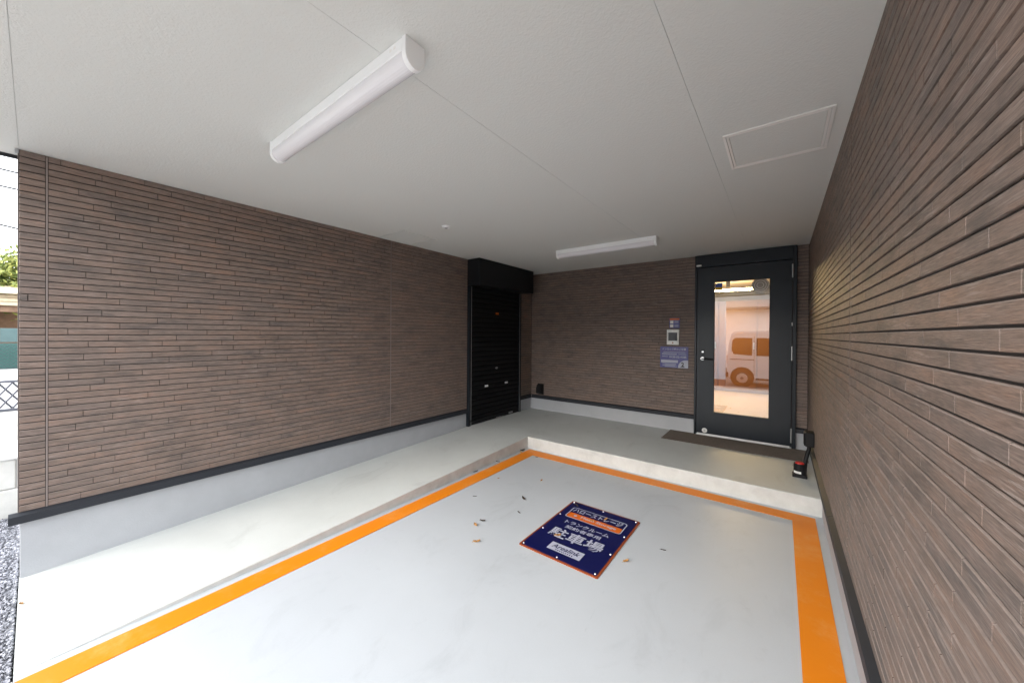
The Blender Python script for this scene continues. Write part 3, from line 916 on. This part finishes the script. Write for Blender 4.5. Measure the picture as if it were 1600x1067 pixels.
strip_light('strip_light', -2.160, -1.005, 3.790, 'farther white strip light, in front of the back wall brickwork')

sd = empty('ceiling_sensor', (-2.508, 2.31, CEIL))
tag(sd, 'small round white sensor disc on the ceiling', 'sensor')
bm = bmesh.new(); cyl(bm, (0, 0, -.0006), (0, 0, -.016), .042, .036, 28); obj('base_disc', bm, M['lampwhite'], sd)
bm = bmesh.new(); cyl(bm, (.004, -.004, -.0162), (.004, -.004, -.024), .016, .012, 20); obj('sensor_eye', bm, M['alu'], sd)

def hatch(x0, x1, y0, y1, label, rim):
    r_ = empty('ceiling_hatch', (x0, y0, CEIL))
    tag(r_, label, 'hatch', 'access hatches in the ceiling')
    W, D = x1 - x0, y1 - y0
    def ring(name, o, t, z0, z1):
        bm = bmesh.new()
        for a0, a1, b0, b1 in ((o, W - o, o, o + t), (o, W - o, D - o - t, D - o), (o, o + t, o + t, D - o - t), (W - o - t, W - o, o + t, D - o - t)):
            bx(bm, a0, a1, b0, b1, z0, z1)
        return obj(name, bm, rim, r_)
    ring('outer_rim', 0, .012, -.007, -.0006)
    ring('inner_rim', .0150, .010, -.0055, -.0006)
    box('lid', .0275, W - .0275, .0275, D - .0275, -.0030, -.0006, M['ceil'], r_)
    return r_
hatch(-.241, .187, 2.076, 2.518, 'square ceiling access hatch near the right wall', M['hatch'])
hatch(-3.362, -2.925, 2.155, 2.570, 'faint ceiling access hatch over the left wall, beside the round sensor', M['ceil'])

# ------------------------------------------------------------------ mat, corner outlet box with conduit, round device
o = empty('door_mat', (-1.150, 4.565, PORCH + .0008))
tag(o, 'dark brown mat lying on the porch along the foot of the entrance door', 'mat')
bm = bmesh.new(); bx(bm, 0, 1.385, 0, .470, 0, .006, .002)
obj('mat_base', bm, M['mat'], o)
bm = bmesh.new()
for i in range(38):
    bx(bm, .008, 1.377, .008 + i * .012, .015 + i * .012, .0062, .0085)
ob = obj('rib', bm, M['mat'], o); ob['kind'] = 'stuff'

jb = empty('junction_box', (XR - .0075, 4.10, .42))
tag(jb, 'black outlet box on the right wall with a cable dropping to the porch', 'outlet box')
bm = bmesh.new(); bx(bm, -.062, 0, -.055, .055, .0, .125, .006, 2); obj('housing', bm, M['black'], jb)
bm = bmesh.new(); bx(bm, -.070, -.0625, -.050, .050, .006, .119, .003); obj('lid', bm, M['black'], jb)
b = bmesh.new(); tube(b, [(-.032, 0, -.001), (-.033, 0, -.03), (-.045, -.005, -.075), (-.056, -.010, -.13), (-.060, -.012, -.19), (-.062, -.012, -.24), (-.066, -.014, -.274)], .015, 12); obj('conduit', b, M['black'], jb, True)

dv = empty('capped_device', (.148, 4.085, PORCH))
tag(dv, 'small black drum with a red cap and white label, standing at the porch right end', 'device')
bm = bmesh.new(); bx(bm, -.052, .052, -.045, .045, 0, .026, .006, 2); obj('foot', bm, M['black'], dv)
bm = bmesh.new(); cyl(bm, (0, 0, .0265), (0, 0, .118), .044, .042, 28); obj('drum', bm, M['black'], dv)
bm = bmesh.new(); cyl(bm, (0, 0, .1185), (0, 0, .128), .034, .030, 24); obj('cap', bm, M['red'], dv)
bm = bmesh.new()
for i in range(7):
    t0, t1 = math.radians(205 + i * 11), math.radians(216 + i * 11)
    rr = .0455
    q = [bm.verts.new((rr * math.cos(t), rr * math.sin(t), z_)) for t, z_ in ((t0, .036), (t1, .036), (t1, .056), (t0, .056))]
    bm.faces.new(q)
bmesh.ops.remove_doubles(bm, verts=bm.verts[:], dist=1e-5)
r = bmesh.ops.extrude_face_region(bm, geom=bm.faces[:])
for v in r['geom']:
    if isinstance(v, bmesh.types.BMVert): v.co.x *= .975; v.co.y *= .975
obj('label_band', bm, M['white'], dv)
bm = bmesh.new(); bx(bm, -.058, -.044, -.012, .004, .088, .104, .003); obj('clasp', bm, M['chrome'], dv)

# ------------------------------------------------------------------ sign lying on the bay floor
fs = empty('floor_sign', (-1.371, 1.918, .0008), math.radians(-.3))
tag(fs, 'navy parking sign with an orange edge, bolted flat to the bay floor', 'sign')
SW, SH = .553, .769
bm = bmesh.new(); prism(bm, rounded(0, SW, 0, SH, .012), 'z', 0, .006)
obj('board', bm, M['rim_orange'], fs)
bm = bmesh.new(); prism(bm, rounded(.013, SW - .013, .013, SH - .013, .010), 'z', .0062, .0078)
obj('face', bm, M['navy'], fs)
zt = .0084
flat = lambda dz: (lambda u, v: Vector((u, v, zt + dz)))
def plate(name, pts, mat, dz=0.0, th=.0004):
    bm = bmesh.new(); prism(bm, pts, 'z', zt + dz - th, zt + dz); return obj(name, bm, M[mat], fs)
# outlined name panel
outer = rounded(.062, .494, .508, .676, .022); inner = rounded(.0685, .4875, .5145, .6695, .017)
bm = bmesh.new()
A = [bm.verts.new((x, y, zt)) for x, y in outer]; B = [bm.verts.new((x, y, zt)) for x, y in inner]
for i in range(len(A)):
    bm.faces.new((A[i], A[(i + 1) % len(A)], B[(i + 1) % len(A)], B[i]))
obj('panel_outline', bm, M['print_white'], fs)
plate('name_bar', rounded(.071, .485, .517, .588, .014), 'orange')
text('lettering', 'ハローストレージ', M['print_white'], fs, .080, .606, .388, .056, flat(.0002), .022)
text('lettering', 'Hello Storage', M['print_white'], fs, .176, .534, .272, .040, flat(.0005), .025)
bm = bmesh.new(); prism(bm, [(.132 + (.017 if k % 2 else .008) * math.cos(k * math.pi / 6), .553 + (.017 if k % 2 else .008) * math.sin(k * math.pi / 6)) for k in range(12)], 'z', zt + .0002, zt + .0006)
obj('emblem', bm, M['print_white'], fs)
text('lettering', 'トランクルーム', M['print_white'], fs, .110, .420, .334, .046, flat(.0002), .018)
text('lettering', '契約者専用', M['print_white'], fs, .143, .358, .264, .044, flat(.0002), .014)
text('lettering', '駐車場', M['print_white'], fs, .084, .212, .386, .122, flat(.0002), .018)
plate('name_plate', [(.168, .076), (.400, .076), (.400, .160), (.168, .160)], 'print_white')
text('lettering', 'Arealink', M['navy'], fs, .186, .104, .196, .044, flat(.0004), .016, .25)
for k in range(9):
    x0 = .226 + k * .014
    plate('small_print', [(x0, .086), (x0 + .009, .086), (x0 + .009, .094), (x0, .094)], 'navy', .0003)
for (x, y) in ((.024, .744), (.275, .744), (.528, .744), (.528, .500), (.528, .255), (.528, .026), (.275, .026), (.024, .026), (.026, .261), (.026, .508)):
    bm = bmesh.new(); cyl(bm, (x, y, .0079), (x, y, .0118), .0062, .0042, 14); obj('bolt', bm, M['chrome'], fs)

# ------------------------------------------------------------------ fallen leaves
def leaf_mesh(name, L, W, curl, mat, lobes=0):
    bm = bmesh.new()
    n = 7
    rows = []
    for i in range(n):
        t = i / (n - 1)
        w = W * math.sin(math.pi * min(max(t * .94 + .03, 0), 1)) ** .8 * (1 + (.35 * math.cos(t * 18) if lobes else 0))
        zc = curl * (2 * t - 1) ** 2
        x = (t - .5) * L
        rows.append([bm.verts.new((x, -w, zc + curl * .8 + .002)), bm.verts.new((x, 0, zc * .6 + .0015)), bm.verts.new((x, w, zc + curl * .5 + .002))])
    for a_, b_ in zip(rows, rows[1:]):
        for k in range(2):
            bm.faces.new((a_[k], b_[k], b_[k + 1], a_[k + 1]))
    tube(bm, [(-L * .5, 0, curl + .002), (-L * .72, W * .1, .003)], .0012, 5)
    sol = bm.faces[:]
    r_ = bmesh.ops.extrude_face_region(bm, geom=sol)
    for v in r_['geom']:
        if isinstance(v, bmesh.types.BMVert): v.co.z += .0007
    me = bpy.data.meshes.new(name); bm.to_mesh(me); bm.free(); me.materials.append(mat)
    return me
LM = {
    't': leaf_mesh('leaf', .040, .011, .010, M['leaf_tan'], 1),
    'd': leaf_mesh('leaf', .050, .009, .006, M['leaf_dark']),
    'T': leaf_mesh('leaf', .050, .013, .012, M['leaf_tan'], 1),
    'D': leaf_mesh('leaf', .058, .014, .012, M['leaf_dark'], 1)}
SG = .0098
LEAVES = [
    ('D', -2.445, 3.47, .004, 40, 1.2, 'dark curled leaf in the inner corner of the orange line and the step'),
    ('T', -2.405, 3.40, .004, 130, .9, 'tan leaf on the orange line at its inner corner'),
    ('d', -2.432, 3.010, .0045, 20, .8, 'dark leaf against the left kerb, halfway along the raised step'),
    ('d', -2.438, 2.664, .0005, 80, 1.0, 'dark leaf between kerb and orange line, nearer than the other kerb leaf'),
    ('t', -2.153, 2.675, .0005, 60, .5, 'tiny pale leaf scrap alone beside the left orange line'),
    ('d', -2.180, 3.390, .0045, 10, .7, 'small dark leaf just inside the inner corner of the orange line'),
    ('t', -1.799, 2.883, .0005, 100, .8, 'tan leaf on the bare floor behind the navy sign'),
    ('d', -2.074, 2.256, .0005, 33, .6, 'small dark speck of leaf nearest the middle of the left orange line'),
    ('d', -1.718, 2.471, .0005, -38, 1.2, 'long dark leaf left of the top corner of the navy sign'),
    ('d', -1.613, 2.260, .0005, -20, .7, 'small grey leaf midway along the left side of the navy sign'),
    ('D', -1.755, 1.994, .0005, 25, .65, 'crumpled dark leaf, farthest of the cluster left of the navy sign'),
    ('t', -1.754, 1.916, .0005, -25, 1.0, 'flat tan leaf in the middle of the cluster left of the navy sign'),
    ('T', -1.606, 1.769, .0005, 50, .9, 'larger tan leaf, nearest of the cluster left of the navy sign'),
    ('d', -.592, 2.435, .0005, 15, .6, 'small brown leaf alone on the floor right of the navy sign'),
    ('T', -.744, 2.171, .0005, 60, .8, 'curled tan leaf just off the right edge of the navy sign'),
    ('t', -1.029, 2.555, SG, 70, .8, 'tan leaf lying on the katakana line of the navy sign'),
    ('t', -1.103, 2.468, SG, 10, .9, 'tan leaf lying on the orange name bar of the navy sign'),
    ('t', -1.205, 2.150, SG, 40, 1.0, 'tan leaf lying on the large characters of the navy sign'),
    ('d', -1.300, 2.618, SG, -30, 1.0, 'grey twig-like leaf at the top corner of the navy sign'),
    ('t', -3.06, -.038, .006, 30, .6, 'orange leaf on the pale slab edge by the gravel')]
for k, x, y, z_, ang, sc, lab in LEAVES:
    zz = z_ if y > 0 else .006
    o = link(bpy.data.objects.new('fallen_leaf', LM[k]))
    o.location = (x, y, zz); o.rotation_euler = (0, 0, math.radians(ang)); o.scale = (sc, sc, sc)
    tag(o, lab, 'leaf', 'dry leaves fallen on the bay floor')

# ------------------------------------------------------------------ outside: left of the wall
o = box('gravel_bed', -4.66, KX + .015, -3.04, -.054, -.30, -.050, M['soil']); o['kind'] = 'structure'
rg = random.Random(5)
vs, fcs = [], []
octa = [(1, 0, 0), (-1, 0, 0), (0, 1, 0), (0, -1, 0), (0, 0, 1), (0, 0, -1)]
octf = [(0, 2, 4), (2, 1, 4), (1, 3, 4), (3, 0, 4), (2, 0, 5), (1, 2, 5), (3, 1, 5), (0, 3, 5)]
for i in range(42000):
    near = i < 24000
    y = -.060 - ((rg.random() ** 1.8) * 0.8 if near else .5 + rg.random() * 2.4)
    x = rg.uniform(-4.64, KX + .005)
    s = rg.uniform(.0045, .0100) if near else rg.uniform(.008, .016)
    rot = Matrix.Rotation(rg.uniform(0, 6.28), 3, Vector((rg.uniform(-1, 1), rg.uniform(-1, 1), rg.uniform(-1, 1))).normalized())
    n0 = len(vs)
    zz = -.045 + rg.uniform(-.004, .026)
    if y > -.075: zz = min(zz, -.022)
    for p in octa:
        q = rot @ Vector((p[0] * s * rg.uniform(.8, 1.3), p[1] * s * rg.uniform(.6, 1.1), p[2] * s * rg.uniform(.5, 1.0)))
        vs.append((min(q.x + x, KX + .012), min(q.y + y, -.0525), q.z + zz))
    fcs.extend(tuple(a_ + n0 for a_ in f) for f in octf)
me = bpy.data.meshes.new('gravel'); me.from_pydata(vs, [], fcs); me.materials.append(M['gravel'])
o = link(bpy.data.objects.new('gravel', me)); o['kind'] = 'stuff'

# block retaining wall
bw = empty('block_wall', (-4.675, 0, -.045))
tag(bw, 'low pale concrete block wall of two courses beyond the gravel', 'wall')
bme = None
for c_ in range(2):
    for i in range(16):
        y0 = -4.62 + i * .40 + (.20 if c_ else 0.0) - .06
        if bme is None:
            bm = bmesh.new(); bx(bm, -.15, 0, .003, .397, .004, .222, .006)
            b = obj('block', bm, M['block'], bw); bme = b.data
        else:
            b = link(bpy.data.objects.new('block', bme), bw)
        b.location = (random.uniform(-.002, .002), y0, c_ * .226)
box('mortar', -.14, -.008, -4.6, 2.0, -.2, .448, M['kerb'], bw)
box('coping', -.160, .006, -4.6, 2.0, .450, .470, M['tile'], bw, .004)
o = box('yard', -30, -4.83, -2.9, 12, -.60, .395, M['yard']); o['kind'] = 'structure'

tw = empty('tiled_wall', (-5.6, 0, .395))
tag(tw, 'low white tiled retaining wall below the folding lattice gate', 'wall')
tme = None
box('core', -.40, -.012, -2.6, 3.0, .0, .246, M['kerb'], tw)
for c_ in range(2):
    for i in range(18):
        if tme is None:
            bm = bmesh.new(); bx(bm, -.012, 0, .002, .298, .002, .121, .002)
            b = obj('tile', bm, M['tile'], tw); tme = b.data
        else:
            b = link(bpy.data.objects.new('tile', tme), tw)
        b.location = (0, -2.6 + i * .3, c_ * .123)
o = box('upper_yard', -30, -6.0, -2.9, 12, .396, .640, M['yard']); o['kind'] = 'structure'

lg = empty('lattice_gate', (-5.72, 0, .643))
tag(lg, 'grey folding lattice gate standing on the white tiled wall', 'gate')
for z0 in (.0, .262):
    bm = bmesh.new(); bx(bm, -.012, .012, -2.4, 2.4, z0, z0 + .022, .003); obj('rail', bm, M['gate_metal'], lg)
for i in range(60):
    y0 = -2.4 + i * .076
    bm = bmesh.new(); tube(bm, [(.004, y0, .024), (.004, y0 + .15, .260)], .0085, 6); obj('bar', bm, M['gate_metal'], lg)
    bm = bmesh.new(); tube(bm, [(-.014, y0 + .15, .024), (-.014, y0, .260)], .0085, 6); obj('bar', bm, M['gate_metal'], lg)

gf = empty('sheet_fence', (-12.0, 0, .643))
tag(gf, 'teal sheet metal fence over green wire mesh, in front of the timber shelter', 'fence')
sme = None
for i in range(22):
    if sme is None:
        bm = bmesh.new(); bx(bm, -.012, .0, .006, .214, .52, .79, .004); b = obj('panel', bm, M['teal'], gf); sme = b.data
    else:
        b = link(bpy.data.objects.new('panel', sme), gf)
    b.location = (random.uniform(-.006, .006), -2.6 + i * .22, 0)
bm = bmesh.new()
for i in range(70):
    y0 = -2.8 + i * .07
    tube(bm, [(.012, y0, .02), (.012, y0 + .5, .50)], .005, 4); tube(bm, [(.020, y0 + .5, .02), (.020, y0, .50)], .005, 4)
b = obj('wire_mesh', bm, M['teal_wire'], gf); b['kind'] = 'stuff'
for i in range(4):
    bm = bmesh.new(); cyl(bm, (.04, -2.4 + i * 1.35, -.002), (.04, -2.4 + i * 1.35, .80), .024, n=12); obj('post', bm, M['teal'], gf)
box('back_sheet', -.06, -.03, -2.6, 2.2, .0, .50, M['teal'], gf)

ts = empty('timber_shelter', (-13.6, 0, .643))
tag(ts, 'brown timber shelter with pale eaves boards under the tree', 'shelter')
for yy in (-1.9, -.55, .62, 1.8):
    bm = bmesh.new(); bx(bm, -.08, .08, yy - .08, yy + .08, 0, 1.15, .006); obj('post', bm, M['timber'], ts)
bm = bmesh.new(); bx(bm, -.06, .06, -2.2, 2.1, 1.152, 1.29, .006); obj('beam', bm, M['timber'], ts)
for i in range(3):
    bm = bmesh.new(); bx(bm, .10 - i * .05, .14 - i * .05, -2.4, 2.3, 1.292 + i * .085, 1.365 + i * .085, .004); obj('eaves_board', bm, M['pale_timber'], ts)
bm = bmesh.new(); prism(bm, [(.20, 1.545), (.20, 1.575), (-1.4, 1.83), (-1.4, 1.80)], 'y', -2.5, 2.4); obj('roof', bm, M['pale_timber'], ts)
box('back_board', -1.45, -1.41, -2.3, 2.2, 0, 1.77, M['timber'], ts)

def tree(name, loc, H, R, label, seed, n=5200, group=None):
    rr = random.Random(seed)
    t = empty(name, loc)
    tag(t, label, 'tree', group)
    bm = bmesh.new()
    tube(bm, [(0, 0, 0), (.03, .02, H * .25), (-.04, .05, H * .5)], .11, 8)
    cs = []
    for k in range(14):
        an = rr.uniform(0, 6.28); rad = R * rr.uniform(.25, .8); hz = H * rr.uniform(.38, .86)
        c_ = Vector((rad * math.cos(an), rad * math.sin(an), hz)); cs.append((c_, R * rr.uniform(.30, .5)))
        tube(bm, [(-.02, .03, H * rr.uniform(.22, .45)), c_ * .5 + Vector((0, 0, H * .2)), c_], .030, 5)
    obj('trunk', bm, M['bark'], t)
    vs, fc = [], []
    for i in range(n):
        c_, cr = rr.choice(cs)
        d = Vector((rr.gauss(0, 1), rr.gauss(0, 1), rr.gauss(0, .75))).normalized() * cr * rr.random() ** .45
        p = c_ + d
        s = rr.uniform(.05, .10)
        q = Matrix.Rotation(rr.uniform(0, 6.28), 3, Vector((rr.uniform(-1, 1), rr.uniform(-1, 1), rr.uniform(-1, 1))).normalized())
        n0 = len(vs)
        for v in ((-s, 0, 0), (0, -s * .4, .012), (s, 0, 0), (0, s * .4, .012)):
            vs.append(tuple(p + q @ Vector(v)))
        fc.append((n0, n0 + 1, n0 + 2, n0 + 3))
    me = bpy.data.meshes.new('crown'); me.from_pydata(vs, [], fc); me.materials.append(M['leafgreen'])
    link(bpy.data.objects.new('crown', me), t)
tree('broadleaf_tree', (-16.2, -.5, .64), 2.75, 1.7, 'bushy yellow green tree rising behind the timber shelter', 3, 7000)
tree('broadleaf_tree', (-19.5, 3.4, .64), 4.4, 2.0, 'taller dark tree half hidden behind the left brick wall', 8, 4000)

pl = empty('utility_pole', (-24.0, -7.2, -.35))
tag(pl, 'grey street utility pole carrying the overhead cables', 'pole')
bm = bmesh.new(); cyl(bm, (0, 0, 0), (0, 0, 9.5), .17, .11, 16); obj('pole_shaft', bm, M['kerb'], pl)
for zz in (7.6, 8.3):
    bm = bmesh.new(); bx(bm, -.05, .05, -.8, .8, zz, zz + .09, .005); obj('cross_arm', bm, M['alu'], pl)
def cable(name, p0, p1, sag, label):
    bm = bmesh.new()
    p0, p1 = Vector(p0), Vector(p1)
    pts = [p0.lerp(p1, i / 16) - Vector((0, 0, sag * 4 * (i / 16) * (1 - i / 16))) for i in range(17)]
    tube(bm, pts, .034, 6)
    o = obj(name, bm, M['wire']); tag(o, label, 'cable', 'overhead street cables'); return o
cable('overhead_cable', (-24.0, -6.6, 7.95), (-24.0, 26, 7.55), .5, 'upper thin overhead cable crossing the white sky left of the brick wall')
cable('overhead_cable', (-24.0, -6.75, 7.30), (-24.0, 26, 6.95), .5, 'lower thin overhead cable crossing the white sky left of the brick wall')
cable('overhead_cable', (-24.0, -7.1, 6.75), (-19.0, 10.0, 3.3), .35, 'slanting service cable running down across the white sky to the tree')

# ------------------------------------------------------------------ across the street (seen as a reflection in the door glass)
van = empty('parked_van', (-1.50, -4.52, -.35))
tag(van, 'small white van parked side-on in the street, mirrored in the door glass', 'van')
side = [(.03, .26), (.0, .50), (.01, .95), (.05, 1.45), (.14, 1.82), (.26, 1.885), (1.4, 1.905), (2.45, 1.88), (2.62, 1.80), (2.98, 1.14), (3.25, 1.00), (3.37, .80), (3.39, .30), (3.30, .22), (.12, .20)]
bm = bmesh.new(); prism(bm, side, 'y', -1.475, 0)
bmesh.ops.bevel(bm, geom=[e_ for e_ in bm.edges if abs(e_.verts[0].co.y - e_.verts[1].co.y) < .01], offset=.05, segments=3, affect='EDGES')
body = obj('body', bm, M['van'], van)
def vpane(pts, name='side_window', y0=-.004, y1=.006, mat='carglass'):
    bm = bmesh.new(); prism(bm, pts, 'y', y0, y1); return obj(name, bm, M[mat], van)
for yy0, yy1 in ((-.004, .006), (-1.481, -1.471)):
    vpane([(.20, 1.10), (.74, 1.06), (.74, 1.66), (.26, 1.66), (.17, 1.58), (.14, 1.25)], 'side_window', yy0, yy1)
    vpane([(.86, 1.06), (1.62, 1.04), (1.62, 1.66), (.86, 1.66)], 'side_window', yy0, yy1)
    vpane([(1.74, 1.04), (2.62, 1.06), (2.46, 1.62), (1.74, 1.66)], 'side_window', yy0, yy1)
    for xx in (.80, 1.68):
        vpane([(xx - .005, .40), (xx + .005, .40), (xx + .005, 1.72), (xx - .005, 1.72)], 'door_seam', yy0 + .002, yy1 - .004, 'black')
    vpane([(.10, .905), (.80, .905), (.80, .93), (.10, .93)], 'slide_rail', yy0 + .002, yy1 - .004, 'black')
bm = bmesh.new(); prism(bm, [(2.685, 1.79), (2.705, 1.78), (3.035, 1.17), (3.01, 1.16)], 'y', -1.40, -.075); obj('windscreen', bm, M['carglass'], van)
for xx in (.46, 2.82):
    for yy in (.004, -1.479):
        s_ = 1 if yy > -.5 else -1
        bm = bmesh.new(); cyl(bm, (xx, yy + s_ * .003, .31), (xx, yy - s_ * .03, .31), .345, n=36); obj('wheel_arch', bm, M['black'], van)
        bm = bmesh.new(); cyl(bm, (xx, yy + s_ * .02, .278), (xx, yy - s_ * .14, .278), .275, n=36)
        w_ = obj('wheel', bm, M['tyre'], van)
        bm = bmesh.new(); cyl(bm, (xx, yy + s_ * .028, .278), (xx, yy + s_ * .021, .278), .155, .165, 30); obj('rim', bm, M['alu'], w_)
        bm = bmesh.new(); cyl(bm, (xx, yy + s_ * .034, .278), (xx, yy + s_ * .029, .278), .05, n=18); obj('hub_cap', bm, M['gate_metal'], w_)
for yy in (-.17, -1.32):
    bm = bmesh.new(); bx(bm, -.008, .03, yy - .07, yy + .07, .72, 1.05, .01); obj('tail_light', bm, M['tail'], van)
    bm = bmesh.new(); bx(bm, 3.34, 3.385, yy - .12, yy + .12, .74, .92, .02); obj('headlight', bm, M['print_white'], van)
bm = bmesh.new(); bx(bm, -.05, .05, -1.45, -.03, .28, .46, .03, 2); obj('rear_bumper', bm, M['black'], van)
bm = bmesh.new(); bx(bm, .85, 2.45, -.012, .004, .25, .30, .004); obj('sill_trim', bm, M['black'], van)
bm = bmesh.new(); bx(bm, 2.56, 2.66, .01, .15, 1.08, 1.24, .02); obj('wing_mirror', bm, M['black'], van)

pk = empty('gate_post', (-1.66, -4.05, -.35))
tag(pk, 'pale blue square post by the street, mirrored at the left of the door glass', 'post')
bm = bmesh.new(); bx(bm, -.17, .17, -.10, .10, 0, 2.9, .01); obj('shaft', bm, M['bluepost'], pk)
bm = bmesh.new(); bx(bm, -.19, .19, -.12, .12, -.002, .25, .01); obj('foot', bm, M['gate_metal'], pk)

hs = empty('street_house', (0, -12.5, -.36))
tag(hs, 'pale rendered house across the street, mirrored in the door glass', 'house')
box('wall', -9, 12, -6, 0, 0, 3.1, M['cladding'], hs)
bm = bmesh.new(); prism(bm, [(-6.6, 3.102), (.6, 3.102), (.6, 3.22), (-3, 4.6), (-6.6, 3.22)], 'x', -9.5, 12.5); obj('roof', bm, M['roofm'], hs)
for xx, zz in ((-5.2, .9), (3.4, .9)):
    w_ = box('window', xx, xx + 1.5, -.02, .03, zz, zz + 1.25, M['alu'], hs, .01)
    box('pane', xx + .06, xx + .72, .031, .036, zz + .06, zz + 1.19, M['winglass'], w_)
    box('pane', xx + .78, xx + 1.44, .031, .036, zz + .06, zz + 1.19, M['winglass'], w_)
fn = empty('louvre_fence', (0, -8.3, -.36))
tag(fn, 'pale slatted fence along the far side of the street', 'fence')
for i in range(4):
    bm = bmesh.new(); bx(bm, -7, 8, -.015, .015, .35 + i * .19, .35 + i * .19 + .16, .003); obj('slat', bm, M['tile'], fn)
for i in range(8):
    bm = bmesh.new(); bx(bm, -6.9 + i * 2.1, -6.82 + i * 2.1, -.07, -.016, 0, 1.15, .004); obj('post', bm, M['alu'], fn)
